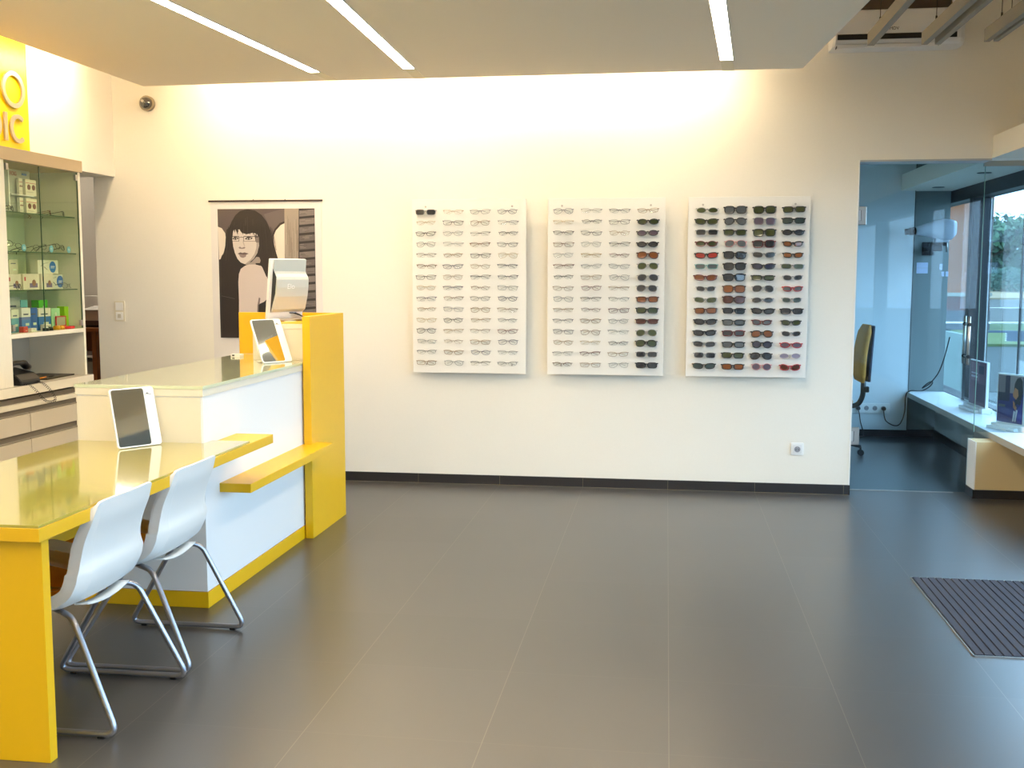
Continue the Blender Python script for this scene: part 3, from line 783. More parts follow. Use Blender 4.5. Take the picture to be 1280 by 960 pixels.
# ------------------------------------------------------------------ portrait poster
def poster():
    t = thing('portrait_poster', 'black and white poster of a dark-haired woman wearing glasses, on the back wall', 'poster', (-2.89, D-.002, .86))
    def PX(x): return -3.258+(x-272)*.734/121
    def PZ(y): return 1.983-(y-261.3)*(.94/160.7)
    b = MB(); b.box((-3.312+2.89, -.0015, 0), (-2.472+2.89, 0.001, 2.036-.86), mat('poster_paper', (226, 222, 220), .6)); b.build('paper', None, t)
    b = MB(); b.box((-3.325+2.89, -.008, 2.034-.86), (-2.462+2.89, .0015, 2.046-.86), mat('poster_rail', (52, 30, 28), .5), bev=.002)
    for x in (-2.98, -2.74): b.cyl((x+2.89, -.009, 2.045-.86), (x+2.89, -.009, 2.05-.86), .004, M_DARK, 8)
    b.build('hanging_rail', None, t)
    pic = MB(); lay = [0]
    def poly(pts, rgb, sm=False):
        lay[0] += 1
        if sm: pts = [(p.x, p.y) for p in smooth_path([(q[0], q[1], 0) for q in pts], 5, True)]
        y = -.0018-.00006*lay[0]
        k = pic.mi(mat('print_%d_%d_%d' % rgb, rgb, .55))
        vs = [pic.bm.verts.new((PX(p[0])+2.89, y, PZ(p[1])-.86)) for p in pts]
        es = [pic.bm.edges.new((vs[i], vs[(i+1) % len(vs)])) for i in range(len(vs))]
        r = bmesh.ops.triangle_fill(pic.bm, use_beauty=True, edges=es)
        for f in r['geom']:
            if isinstance(f, bmesh.types.BMFace): f.material_index = k
    def rect(x0, y0, x1, y1, rgb): poly([(x0, y0), (x1, y0), (x1, y1), (x0, y1)], rgb)
    rect(272, 261.3, 393.3, 422, (50, 43, 46))
    rect(272, 261.3, 357, 300, (84, 74, 77))
    poly([(330, 268), (352, 262), (357, 262), (357, 300), (340, 290)], (98, 88, 90))
    poly([(272, 283), (277, 285), (281, 291), (282, 299), (280.5, 308), (278.5, 316), (276, 319), (274.5, 323), (272.6, 324)], (222, 212, 202))
    # oval chair back behind the shoulder
    poly([(357.5, 276), (350, 279), (343.5, 286), (340, 294), (340.5, 305), (343, 316), (346, 325), (349, 332), (358, 332)], (46, 38, 40))
    poly([(357.5, 278.5), (351, 281.5), (345, 288), (341.8, 295), (342.3, 305), (344.8, 316), (347.5, 325), (350, 331), (358, 331)], (225, 214, 200))
    # wooden post
    poly([(356, 261.4), (374, 261.4), (372.5, 330), (371.5, 421.8), (353, 421.8), (355, 330)], (156, 144, 134))
    for i in range(16):
        x = 356.5+i*1.08; a = random.uniform(262, 300)
        for k in range(3):
            y0 = a+k*48+random.uniform(0, 12); y1 = min(421, y0+random.uniform(15, 38))
            s_ = (y0-261)*.012
            poly([(x-s_, y0), (x+.35-s_, y0), (x+.25-s_-.3, y1), (x-.1-s_-.3, y1)], random.choice([(112, 98, 92), (184, 172, 160), (128, 114, 108)]))
    # louvred shutter
    poly([(374, 261.4), (393.3, 261.4), (393.3, 421.8), (371.5, 421.8), (372.5, 330)], (40, 36, 40))
    y = 263
    while y < 415:
        xl = 374.6-(y-261)*.012
        poly([(xl, y+1), (393.2, y-.6), (393.2, y+6.6), (xl, y+8.2)], random.choice([(104, 98, 100), (92, 86, 88), (116, 108, 108)]))
        for k in range(4):
            yy = y+1.2+k*1.5; xa = random.uniform(xl, 384); xb = min(393, xa+random.uniform(4, 9))
            poly([(xa, yy), (xb, yy-.3), (xb, yy+.15), (xa, yy+.5)], random.choice([(70, 64, 66), (134, 128, 126)]))
        y += 10.2
    # hair mass
    poly([(310, 261.8), (301, 264), (295, 269), (290, 277), (287, 284), (283.5, 287), (282, 298), (281, 310), (278, 318), (275.5, 325), (275, 345), (275, 421.8),
          (342, 421.8), (347, 380), (352, 348), (350, 335), (346.5, 324), (343.5, 312), (341, 298), (338.5, 288), (334, 277), (328, 269), (320, 263.5)], (36, 29, 31))
    for i in range(30):
        x = random.uniform(284, 342); y0 = 268+abs(x-312)*.5+random.uniform(0, 10); y1 = y0+random.uniform(15, 40); dx = (x-312)*.12
        poly([(x, y0), (x+.5, y0), (x+.5+dx, y1), (x+dx, y1)], random.choice([(58, 48, 50), (24, 18, 20), (48, 40, 42)]))
    # neck, face
    poly([(305, 329), (314, 327), (320.5, 320.5), (324, 321), (325.6, 325), (324, 330), (312, 334)], (150, 140, 136))
    poly([(290.6, 299), (291.5, 308), (293.5, 316), (296.5, 323), (300.5, 327.6), (305.5, 329.6), (311, 328), (317, 323), (321.5, 316), (324, 307), (324, 298), (321.5, 292),
          (316, 291), (309, 292.6), (303, 291), (299.4, 287), (297, 292), (294, 284.5), (291.6, 290)], (206, 197, 192))
    poly([(324, 303), (323.6, 309), (321, 316.5), (316.5, 323.3), (311, 328), (306, 329.4), (313, 324), (318, 317), (320.5, 310), (321, 303)], (164, 154, 150))
    poly([(318, 292), (324, 296), (324.3, 303), (320.5, 303), (319, 297)], (120, 110, 108))
    # fringe strands over the forehead
    for x, y1 in ((293, 291), (296.5, 294), (303, 293.5), (307, 294), (312, 294), (316.5, 295), (320, 297)):
        poly([(x-1.6, 282), (x+2.4, 282), (x+1.0, y1)], (36, 29, 31))
    poly([(298, 287), (300, 286.5), (302, 291), (300, 290.5)], (214, 205, 200))
    # eyes and brows
    for ex, w_ in ((294.6, 3.2), (311.4, 4.2)):
        poly([(ex-w_-.6, 298), (ex-w_*.3, 295.4), (ex+w_+.6, 296.6), (ex+w_, 298.5), (ex, 299.7), (ex-w_, 299)], (70, 60, 60))
        poly([(ex-w_*.7, 298.2), (ex, 296.8), (ex+w_*.75, 297.5), (ex+w_*.3, 299), (ex-w_*.5, 298.9)], (196, 190, 188))
        poly([(ex-1.0, 297), (ex+.9, 296.8), (ex+.7, 299.1), (ex-.8, 299.1)], (36, 30, 32))
    # spectacles
    def ring(x0, y0, x1, y1, wd):
        for a in ((x0, y0, x1, y0+wd*1.5), (x0, y1-wd*.8, x1, y1), (x0, y0, x0+wd, y1), (x1-wd, y0, x1, y1)): rect(*a, (48, 42, 44))
    ring(290.2, 294.8, 299.2, 301.4, .55); ring(304.8, 295.0, 320.2, 301.6, .55)
    poly([(299, 296.6), (302, 295.6), (305, 296.6), (305, 297.3), (302, 296.3), (299, 297.3)], (48, 42, 44))
    rect(320, 295.2, 323.5, 296.5, (60, 52, 54))
    # nose and lips
    poly([(298.2, 309.2), (300, 307.8), (302.5, 309.4), (305.4, 308), (307, 309), (305.8, 310.4), (302.4, 310.8), (299.4, 310.4)], (138, 126, 124))
    poly([(304, 298), (305.2, 303), (306.6, 307.6), (305.2, 307), (303.8, 303)], (176, 166, 162))
    poly([(297, 316.6), (300.5, 314.9), (303, 315.7), (305.5, 315), (311, 316.6), (307.5, 318), (302, 318), (299, 317.8)], (98, 82, 84))
    poly([(298.8, 318), (303, 318.1), (308, 317.7), (307, 320.6), (303.6, 321.9), (300.5, 321)], (138, 120, 120))
    # shoulder, arm and back
    poly([(306, 331.6), (300.5, 335.5), (298, 342), (297, 352), (297.3, 375), (296.2, 421.8), (320, 421.8), (321.5, 400), (322.4, 385), (322, 379.6),
          (329, 376.4), (334.5, 371), (337.4, 362), (336.4, 355), (333, 345), (329.6, 336), (326, 331.6), (318, 330), (311, 330)], (203, 190, 186))
    poly([(322.4, 371), (324.4, 372), (323, 380.5), (321.6, 392), (321, 421.8), (318.6, 421.8), (319.6, 396), (320.4, 381)], (120, 106, 104))
    poly([(322, 380.3), (329.5, 377), (335.5, 371), (339, 366), (342, 366), (346, 421.8), (321, 421.8), (321.5, 398)], (30, 25, 27))
    poly([(319, 328.4), (327.5, 328.2), (329, 333), (333.5, 345), (332.5, 345.4), (327, 332), (320, 330.4)], (28, 23, 25))
    poly([(275.4, 369), (292, 372.6), (292, 373.1), (275.4, 369.5)], (88, 80, 82))
    pic.build('printed_picture', None, t)
poster()

# ------------------------------------------------------------------ wall fittings
def socket(x, z, label):
    t = thing('wall_socket', label, 'socket', (x, D, z))
    b = MB(); b.prism(rrect(.086, .086, .006), .010, M_PLASTW, frame_mtx((0, -.0, 0), (1, 0, 0), (0, 0, 1)), bev=.001); b.build('frame', None, t)
    b = MB(); b.prism(rrect(.060, .060, .003), .003, mat('socket_cover', (226, 226, 226), .35), frame_mtx((0, -.010, 0), (1, 0, 0), (0, 0, 1)), bev=.0006); b.build('cover', None, t)
    b = MB(); b.cyl((0, -.0125, -.002), (0, -.0138, -.002), .0205, mat('socket_well', (150, 150, 156), .5), 24)
    b.cyl((-.009, -.0136, -.004), (-.009, -.0145, -.004), .003, M_BLACK, 8); b.cyl((.009, -.0136, -.004), (.009, -.0145, -.004), .003, M_BLACK, 8); b.cyl((0, -.0136, .011), (0, -.019, .011), .0028, M_STEEL, 8)
    b.build('well', None, t)
socket(.912, .312, 'square white power socket low on the back wall near the door')
t = thing('light_switch', 'double cream light switch plate on the wall between cabinet and poster', 'switch', (-4.045, D, 1.234))
b = MB(); b.prism(rrect(.082, .152, .006), .010, M_CREAM, frame_mtx((0, 0, 0), (1, 0, 0), (0, 0, 1)), bev=.001); b.build('frame', None, t)
b = MB(); b.prism(rrect(.058, .058, .003), .004, M_PLASTW, frame_mtx((0, -.010, .036), (1, 0, 0), (0, 0, 1)), bev=.001); b.build('rocker', None, t)
b = MB(); b.prism(rrect(.058, .058, .003), .003, M_PLASTW, frame_mtx((0, -.010, -.036), (1, 0, 0), (0, 0, 1)), bev=.001)
b.prism(rrect(.026, .030, .002), .003, mat('switch_grey', (200, 196, 184), .4), frame_mtx((0, -.013, -.036), (1, 0, 0), (0, 0, 1))); b.build('socket_insert', None, t)
t = thing('security_camera', 'small dark dome security camera high in the wall corner', 'camera', (-3.77, D, 2.748))
b = MB(); b.cyl((0, 0, 0), (0, -.030, 0), .055, mat('camera_ring', (150, 138, 118), .35, metal=.4), 28); b.build('base', None, t)
b = MB()
rings = [[(r*math.cos(a*PI/14), -.030-y, r*math.sin(a*PI/14)) for a in range(28)] for r, y in ((.046, 0), (.045, .012), (.039, .026), (.028, .037), (.014, .044), (.003, .046))]
b.loft(rings, mat('smoked_dome', (40, 36, 34), .08, spec=.8, coat=1)); b.build('dome', None, t)
b = MB(); b.cyl((-.006, -.068, .008), (-.008, -.080, .010), .010, M_STEEL, 14); b.build('lens', None, t)

# ------------------------------------------------------------------ sign on the bulkhead
t = thing('shop_sign', 'bright yellow sign panel with brushed metal letters on the bulkhead', 'sign', (-4.05, 6.49, 2.20))
b = MB(); b.box((0, -3.2, .03), (.024, 0, .90), M_SIGNY, bev=.002); b.build('panel', None, t)
def arc_strip(b, cy, cz, ry, rz, th, a0, a1, n=40, closed=False):
    rings = []
    for i in range(n+(0 if closed else 1)):
        a = math.radians(a0+(a1-a0)*i/n); c, s = math.cos(a), math.sin(a)
        o_, i_ = (cy+ry*c, cz+rz*s), (cy+(ry-th)*c, cz+(rz-th)*s)
        rings.append([(.030, o_[0], o_[1]), (.042, o_[0], o_[1]), (.042, i_[0], i_[1]), (.030, i_[0], i_[1])])
    b.loft(rings, M_LETTER, closed=closed, smooth=False)
b = MB(); arc_strip(b, 6.316-6.49, 2.643-2.20, .117, .112, .028, 0, 360, closed=True); b.build('letter', None, t)      # O
b = MB(); arc_strip(b, 6.352-6.49, 2.409-2.20, .083, .088, .025, 48, 312); b.build('letter', None, t)                   # C
b = MB(); b.box((.030, 6.208-6.49, 2.325-2.20), (.042, 6.236-6.49, 2.495-2.20), M_LETTER); b.build('letter', None, t)   # I
b = MB(); arc_strip(b, 6.100-6.49, 2.409-2.20, .078, .085, .025, -90, 90); b.box((.030, 6.035-6.49, 2.324-2.20), (.042, 6.061-6.49, 2.494-2.20), M_LETTER)
b.box((.030, 6.05-6.49, 2.469-2.20), (.042, 6.102-6.49, 2.494-2.20), M_LETTER); b.box((.030, 6.05-6.49, 2.324-2.20), (.042, 6.102-6.49, 2.349-2.20), M_LETTER); b.build('letter', None, t)  # D

# ------------------------------------------------------------------ display cabinet
CX = -3.70
t = thing('display_cabinet', 'tall glass-fronted display cabinet with open niche and beige fascia', 'cabinet', (CX, 5.67, .865))
def C(x, y, z): return (x-CX, y-5.67, z-.865)
def cbox(b, a, c, m, bev=.001): b.box(C(*a), C(*c), m, bev=bev)
CB = -4.10
b = MB(); cbox(b, (CB, 5.62, .865), (CX, 5.70, 2.15), M_CREAM); cbox(b, (CB, 6.475, .865), (CX, 6.50, 2.15), M_CREAM)
cbox(b, (CB, 5.70, .865), (CB+.02, 6.475, 1.14), M_GREYL); b.build('body', None, t)
b = MB(); cbox(b, (CB, 3.5, .865), (CX, 5.62, 2.15), M_CREAM); b.build('side_unit', None, t)
b = MB(); cbox(b, (CB+.0, 5.70, 1.165), (CB+.02, 6.475, 2.15), M_CABIN); b.build('back_panel', None, t)
b = MB(); cbox(b, (CB, 3.4, 2.15), (CX+.012, 6.51, 2.222), M_FASCIA); b.build('fascia', None, t)
b = MB(); cbox(b, (CB, 5.70, 1.140), (CX, 6.475, 1.165), M_CREAM); b.build('shelf_board', None, t)
for z in (1.868, 1.641, 1.416):
    b = MB(); cbox(b, (CB+.02, 5.705, z-.006), (CX-.03, 6.472, z), M_SHELFG, 0)
    cbox(b, (CX-.0302, 5.705, z-.006), (CX-.0292, 6.472, z), mat('shelf_edge', (70, 96, 70), .3), 0); b.build('glass_shelf', None, t)
for y0, y1 in ((5.705, 6.053), (6.057, 6.472)):
    b = MB(); cbox(b, (CX-.008, y0, 1.168), (CX-.002, y1, 2.145), M_CABG, 0)
    ed = mat('door_edge_green', (58, 84, 62), .3)
    cbox(b, (CX-.0085, y1-.003, 1.168), (CX-.0018, y1, 2.145), ed, 0)
    d = b.build('glass_door', None, t)
    for z in (1.20, 2.115):
        b = MB(); yy = y1-.03 if y0 > 6 else y0+.01
        cbox(b, (CX-.012, yy, z-.018), (CX+.004, yy+.022, z+.018), M_STEEL, .001); b.build('hinge', None, d)
# base units with worktop and drawers
t2 = thing('drawer_unit', 'beige drawer unit under the display cabinet with recessed grips', 'drawer unit', (CX, 5.67, 0))
def E_(x, y, z): return (x-CX, y-5.67, z)
b = MB(); b.box(E_(CB, 3.4, .05), E_(CX-.005, 6.36, .795), mat('drawer_shadow_gap', (128, 120, 108), .6)); b.build('carcass', None, t2)
b = MB(); b.box(E_(CB, 6.36, .0), E_(CX+.02, 6.385, .795), M_CREAM, bev=.001); b.build('end_panel', None, t2)
for k, (za, zb) in enumerate(((.588, .694), (.43, .542), (.27, .385), (.10, .225))):
    for y0, y1 in ((3.42, 4.95), (4.955, 5.825), (5.83, 6.358)):
        b = MB(); b.box(E_(CX-.005, y0, za), E_(CX+.015, y1, zb), mat('drawer_face', (206, 196, 178), .5), bev=.001); dr = b.build('drawer', None, t2)
        b = MB(); b.box(E_(CX-.003, y0, zb+.001), E_(CX+.010, y1, zb+.010), mat('grip_profile', (150, 140, 124), .4, metal=.3)); b.build('grip', None, dr)
b = MB(); b.box(E_(CX-.005, 3.42, .735), E_(CX+.02, 6.358, .765), M_CREAM, bev=.001); b.build('top_rail', None, t2)
b = MB(); b.box((0, 0, 0), (CX+.035-CB, 3.12, .030), M_GREYL); b.box((CX+.033-CB, 0, -.024), (CX+.037-CB, 3.12, .030), M_CREAM); b.box((0, 0, -.024), (CX+.033-CB, 3.12, 0), M_CREAM)
wt = b.build('worktop', None, None, (CB, 3.39, .835)); tag(wt, 'grey worktop with cream edge between niche and drawers', 'worktop')

# telephone
t = thing('desk_telephone', 'black desk telephone with coiled cord in the cabinet niche', 'telephone', (-3.770, 5.845, .8665))
b = MB()
body = [(-.085, 0), (.085, 0), (.088, .026), (.05, .062), (-.075, .092), (-.088, .075)]
b.prism(body, .20, M_BLACK, Matrix(((1, 0, 0, 0), (0, 0, 1, -.10), (0, 1, 0, 0), (0, 0, 0, 1))), bev=.006); b.build('body', None, t)
b = MB(); rings = []
for i in range(13):
    u = -1+2*i/12; y = u*.105; z = .106+.018*(1-u*u)-.012*(abs(u) > .75); r = .020 if abs(u) < .6 else .029
    rings.append([(.0+r*math.cos(a*PI/6), y, z+r*.7*math.sin(a*PI/6)) for a in range(12)])
b.loft(rings, M_BLACK); b.build('handset', None, t)
b = MB()
for i in range(3):
    for j in range(4): b.box((.01+i*.02, -.02+j*.02, .045-i*.012), (.022+i*.02, -.006+j*.02, .056-i*.012), mat('phone_key', (70, 72, 78), .5), bev=.001)
b.build('key', None, t)
b = MB()
base = smooth_path([(.075, -.07, .012), (.105, -.045, -.002), (.128, -.02, -.035), (.133, .04, -.09), (.135, .10, -.115), (.136, .165, -.110), (.132, .13, -.055), (.118, .085, -.01), (.095, .07, .008), (.07, .06, .015)], 10)
coil = []; N_ = len(base)
for i in range((N_-1)*9):
    k = i/9; j = int(k); f = k-j; p = base[j].lerp(base[min(j+1, N_-1)], f)
    d = (base[min(j+1, N_-1)]-base[j]).normalized(); u = d.cross(Vector((1, 0, .2))).normalized(); v = d.cross(u).normalized(); a = i*2*PI/19
    coil.append(p+(u*math.cos(a)+v*math.sin(a))*.0068)
b.tube(coil, .0012, M_BLACK, 4); b.build('coiled_cord', None, t)
# folder and pens lying in the niche
b = MB(); b.prism([(-3.80, 6.10), (-3.735, 6.10), (-3.755, 6.44), (-4.0, 6.44), (-4.02, 6.24)], .008, mat('dark_folder', (52, 44, 24), .5)); o = b.build('document_folder', None, None, (0, 0, .866))
tag(o, 'thin dark brown folder lying flat in the niche beside the telephone', 'folder')
def pen(a, c, col, label):
    b = MB(); b.cyl(a, c, .004, col, 8); d = (Vector(c)-Vector(a)).normalized()
    b.cyl(Vector(c), Vector(c)+d*.012, .004, col, 8, r2=.0006); b.cyl(Vector(a), Vector(a)-d*.004, .003, M_BLACK, 8); tag(b.build('ballpoint_pen'), label, 'pen')
pen((-3.76, 6.04, .879), (-3.78, 6.16, .879), mat('orange_plastic', (230, 140, 30), .4), 'orange pen lying on the dark folder')
pen((-3.765, 6.17, .879), (-3.78, 6.29, .879), M_BLACK, 'black pen lying on the dark folder behind the orange one')

# ------------------------------------------------------------------ products in the cabinet
def carton(name, y0, y1, z0, h, label, cat, rgb, top=None, band=None, dep=.05, xf=-3.80, extra=None, group=None, rz=0):
    """a printed carton: body + printed front"""
    t = thing(name, label, cat, (xf, (y0+y1)/2, z0+.0005), rz, group); W = y1-y0
    b = MB(); b.box((-dep, -W/2, 0), (0, W/2, h), mat('card_%d_%d_%d' % rgb, rgb, .45), bev=.001)
    if top: b.box((-dep-.0005, -W/2-.0005, h*.62), (.0006, W/2+.0005, h+.0005), mat('card_%d_%d_%d' % top, top, .45))
    b.build('carton_body', None, t)
    b = MB()
    if extra == 'disc':
        b.cyl((.0, W*.22, h*.5), (.0012, W*.22, h*.5), min(W*.22, h*.42), mat('print_blue', (38, 110, 186), .4), 24)
        b.box((0, W*.12, h*.52), (.0016, W*.32, h*.56), M_PLASTW); b.box((0, W*.10, h*.42), (.0016, W*.30, h*.45), M_PLASTW)
        b.tube([(0.001, -W*.36, h*.55), (.001, -W*.2, h*.75), (.001, -W*.02, h*.82)], .0012, M_DARK, 5); b.tube([(0.001, -W*.2, h*.5), (.001, -W*.05, h*.3)], .0012, M_DARK, 5)
    elif extra == 'face':
        b.box((0, -W*.1, h*.12), (.001, W*.38, h*.40), mat('print_mauve', (120, 104, 140), .4)); b.box((0, -W*.42, h*.55), (.001, -W*.34, h*.8), mat('print_red', (196, 60, 76), .4))
        b.cyl((.0006, W*.16, h*.42), (.0016, W*.16, h*.42), W*.12, mat('print_skin', (150, 104, 80), .4), 12)
    elif extra == 'eyes':
        for y in (-W*.2, W*.24): b.cyl((0, y, h*.52), (.0012, y, h*.52), W*.15, mat('print_lips', (120, 60, 44), .4), 14)
        b.box((0, -W*.48, h*.76), (.001, W*.48, h*.79), mat('print_red', (196, 60, 76), .4)); b.box((0, -W*.4, h*.2), (.001, W*.2, h*.23), M_GREYL)
    elif extra == 'bottle':
        b.box((0, -W*.12, h*.12), (.001, W*.16, h*.62), mat('print_pale', (206, 220, 190), .4)); b.prism([(-W*.12, h*.62), (W*.16, h*.62), (W*.08, h*.8), (-W*.04, h*.8)], .001, mat('print_pale', (206, 220, 190), .4), Matrix(((0, 0, 1, 0), (1, 0, 0, 0), (0, 1, 0, 0), (0, 0, 0, 1))))
    else:
        b.box((0, -W*.3, h*.70), (.0012, W*.25, h*.76), mat('print_dark', (70, 76, 96), .4)); b.box((0, -W*.1, h*.25), (.0012, W*.3, h*.36), mat('print_pale', (206, 220, 190), .4))
        if band: b.box((0, -W*.49, h*.05), (.0008, W*.49, h*.5), mat('card_%d_%d_%d' % band, band, .45))
    b.build('printed_front', None, t)
    return t
def YP(px): return 5.819+.00858*px
Z1, Z2, Z3, Z4 = 1.1655, 1.4162, 1.6412, 1.8682
G4 = 'cartons on the lowest cabinet shelf'
carton('solution_carton', YP(5), YP(13.5), Z1, .135, 'white and teal carton, first in the row on the lowest shelf', 'carton', (92, 158, 176), top=(214, 214, 196), group=G4)
carton('solution_carton', YP(15), YP(25.5), Z1, .142, 'slim violet and blue carton with white label on the lowest shelf', 'carton', (104, 120, 176), top=(220, 218, 214), band=(80, 128, 190), group=G4, xf=-3.79)
carton('solution_carton', YP(26.5), YP(36), Z1, .140, 'solid blue carton between violet carton and white-topped carton', 'carton', (38, 92, 168), group=G4)
carton('solution_carton', YP(14), YP(34), Z1, .205, 'tall grey and white carton standing behind the violet carton', 'carton', (196, 196, 188), group=G4, xf=-3.90, dep=.06)
carton('solution_carton', YP(34.8), YP(43), Z1, .185, 'light blue carton standing behind the white-topped blue carton', 'carton', (136, 206, 214), group=G4, xf=-3.90)
carton('solution_carton', YP(37.2), YP(52.6), Z1, .134, 'wide blue carton with a white top on the lowest shelf', 'carton', (28, 104, 172), top=(222, 216, 204), group=G4)
carton('solution_carton', YP(53.4), YP(64.8), Z1, .130, 'mint green carton on the lowest shelf behind the yellow cases', 'carton', (164, 214, 164), extra='bottle', group=G4)
carton('solution_carton', YP(57), YP(68.5), Z1, .180, 'bright green carton standing behind the mint green one', 'carton', (90, 196, 52), extra='bottle', group=G4, xf=-3.90)
carton('solution_carton', YP(71), YP(86), Z1, .138, 'lime green carton at the end of the lowest shelf', 'carton', (156, 206, 30), extra='bottle', group=G4)
carton('solution_carton', YP(4), YP(14), Z1, .185, 'dark green carton standing behind the teal carton', 'carton', (70, 100, 50), group=G4, xf=-3.93)
t = thing('lens_case', 'open red-rimmed travel case with mirror lid on the lowest shelf', 'lens case', (-3.74, YP(66)-.02, Z1+.0005))
b = MB(); b.box((-.05, -.062, 0), (.01, .062, .016), mat('red_plastic', (206, 26, 42), .3), bev=.004); b.build('tray', None, t)
b = MB()
for a_, c_ in (((-.052, -.058, .016), (-.046, -.052, .080)), ((-.052, .050, .016), (-.046, .056, .080)), ((-.052, -.058, .074), (-.046, .056, .080)), ((-.052, -.058, .016), (-.046, .056, .022))): b.box(a_, c_, mat('red_plastic', (206, 26, 42), .3))
b.box((-.051, -.052, .022), (-.048, .050, .074), mat('case_mirror', (190, 184, 160), .2)); b.build('lid', None, t)
t = thing('lens_case', 'pair of yellow round lens cases on the lowest shelf', 'lens case', (-3.735, YP(53.5)-.03, Z1+.0005))
for y in (-.025, .025):
    b = MB(); b.cyl((0, y, 0), (0, y, .020), .022, mat('amber_plastic', (226, 160, 20), .35), 20); b.cyl((0, y, .020), (0, y, .025), .019, mat('amber_plastic', (226, 160, 20), .35), 20); b.build('cup', None, t)
b = MB(); b.box((-.008, -.01, .004), (.008, .01, .010), mat('amber_plastic', (226, 160, 20), .35)); b.build('bridge', None, t)
t = thing('lens_case', 'lens case with one white and one dark green cap on the lowest shelf', 'lens case', (-3.735, YP(36), Z1+.0005))
for y, mm in ((-.022, M_PLASTW), (.022, mat('dark_green_cap', (30, 70, 50), .4))):
    b = MB(); b.cyl((0, y, 0), (0, y, .018), .020, M_BLACK, 20, r2=.019); b.cyl((0, y, .006), (0, y, .023), .019, mm, 20, r2=.013); b.build('cap', None, t)
carton('small_box', YP(38), YP(46), Z1, .036, 'small plain white box in front of the white-topped carton', 'box', (226, 220, 204), xf=-3.765, dep=.03)
carton('small_box', YP(8.4), YP(13.5), Z1, .034, 'tiny red box at the cabinet post end of the lowest shelf', 'box', (206, 66, 56), xf=-3.745, dep=.03)
carton('small_box', YP(16), YP(22), Z1, .022, 'flat white sample box lying in front of the violet carton', 'box', (228, 222, 208), xf=-3.735, dep=.03)
# shelf 2
G5 = 'white cartons on the middle cabinet shelf'
carton('lens_carton', YP(3), YP(18), Z2, .092, 'white carton with red mark, nearest the cabinet post on the middle shelf', 'carton', (222, 212, 194), extra='face', group=G5)
carton('lens_carton', YP(20.5), YP(40), Z2, .094, 'white carton with a portrait print in the middle of the shelf', 'carton', (226, 216, 196), extra='face', group=G5)
carton('lens_carton', YP(41), YP(56), Z2, .094, 'white carton with a portrait print next to the long disc-printed carton', 'carton', (226, 216, 196), extra='face', group=G5, xf=-3.79)
c1 = carton('lens_carton', YP(56.5), YP(79), Z2, .090, 'lower long carton with large blue disc, standing on the shelf', 'carton', (224, 220, 204), extra='disc', group=G5, xf=-3.83)
carton('lens_carton', YP(39), YP(65), Z2+.0945, .084, 'upper long carton with large blue disc, stacked on the white cartons', 'carton', (224, 220, 204), extra='disc', group=G5, xf=-3.80, dep=.05)
carton('lens_carton', YP(5), YP(15), Z2+.0925, .085, 'plain beige carton stacked on top of the carton nearest the post', 'carton', (196, 192, 166), group=G5)
# top shelf dispenser
t = thing('lens_dispenser', 'grey dispenser lettered FOG with four small packs on the top shelf', 'dispenser', (-3.86, YP(26)+.035, Z4+.0005))
gm = mat('dispenser_grey', (176, 180, 166), .4)
b = MB(); b.box((-.03, -.135, 0), (-.005, .135, .262), gm, bev=.002); b.box((-.03, -.139, 0), (.03, -.130, .262), M_PLASTW); b.box((-.03, -.12, .108), (.035, .11, .114), M_PLASTW); b.build('backing', None, t)
text_mesh('FOG', .034, .001, mat('print_maroon', (150, 40, 50), .5), 'lettering', t, frame_mtx((-.004, -.070, .226), (0, 1, 0), (0, 0, 1)))
b = MB(); b.box((-.004, .05, .234), (-.003, .10, .246), mat('print_blue', (38, 110, 186), .4)); b.build('blue_print', None, t)
for z, nm in ((.1145, 'upper'), (.001, 'lower')):
    for y0, y1, w_ in ((YP(31), YP(44.5), 'wide'), (YP(23.2), YP(28), 'slim')):
        carton('lens_pack', y0+.033, y1+.028, Z4+z, .096, f'{w_} white pack printed with eyes on the {nm} tier of the dispenser', 'pack', (232, 224, 204), extra='eyes', xf=-3.835, dep=.018, group='small packs in the dispenser')
# eyeglasses lying on the glass shelves
def stand_disc(y, z, label):
    t = thing('price_disc', label, 'price disc', (-3.755, y, z+.0005), group='blue price discs on the cabinet shelf')
    b = MB(); b.cyl((0, 0, .022), (.003, 0, .022), .021, mat('disc_blue', (130, 190, 216), .35), 24); b.build('disc', None, t)
    b = MB(); b.box((-.008, -.012, 0), (.004, .012, .002), M_PEG); b.build('foot', None, t)
    b = MB(); b.box((.0028, -.010, .024), (.0036, .008, .027), M_PLASTW); b.box((.0028, -.008, .016), (.0036, .010, .019), M_PLASTW); b.build('print', None, t)
    return t
def shelf_specs(y, z, rgb, label, tilt=0.0, x=-3.80):
    pr = eyewear_proto('oval', .052, .034, .018, fmat(rgb, .4), M_LENS, .0014)
    t = bpy.data.objects.new('eyeglasses', None); COL.objects.link(t); t.empty_display_size = .05
    t.location = (x, y, z+.020); t.rotation_euler = (-.15, tilt, PI/2+random.uniform(-.5, .5)); tag(t, label, 'eyeglasses', 'eyeglasses on the glass cabinet shelves')
    for k in ('frame', 'lens'):
        for me in pr[k]:
            o = bpy.data.objects.new(k, me); COL.objects.link(o); o.parent = t
    for s_ in (-1, 1):
        b = MB(); b.tube(smooth_path([(s_*.070, .012, .009), (s_*.069, .09, .004), (s_*.066, .115, -.006), (s_*.064, .13, -.019)], 5), .0016, fmat(rgb, .4), 6); b.build('temple', None, t)
    return t
stand_disc(YP(14.5), Z3, 'blue price disc beside the pair nearest the cabinet post')
stand_disc(YP(48), Z3, 'blue price disc in the middle of the second shelf')
stand_disc(YP(71), Z3, 'blue price disc towards the wall end of the second shelf')
shelf_specs(YP(12), Z3+.02, (70, 60, 50), 'dark round eyeglasses leaning on the disc nearest the cabinet post', .25)
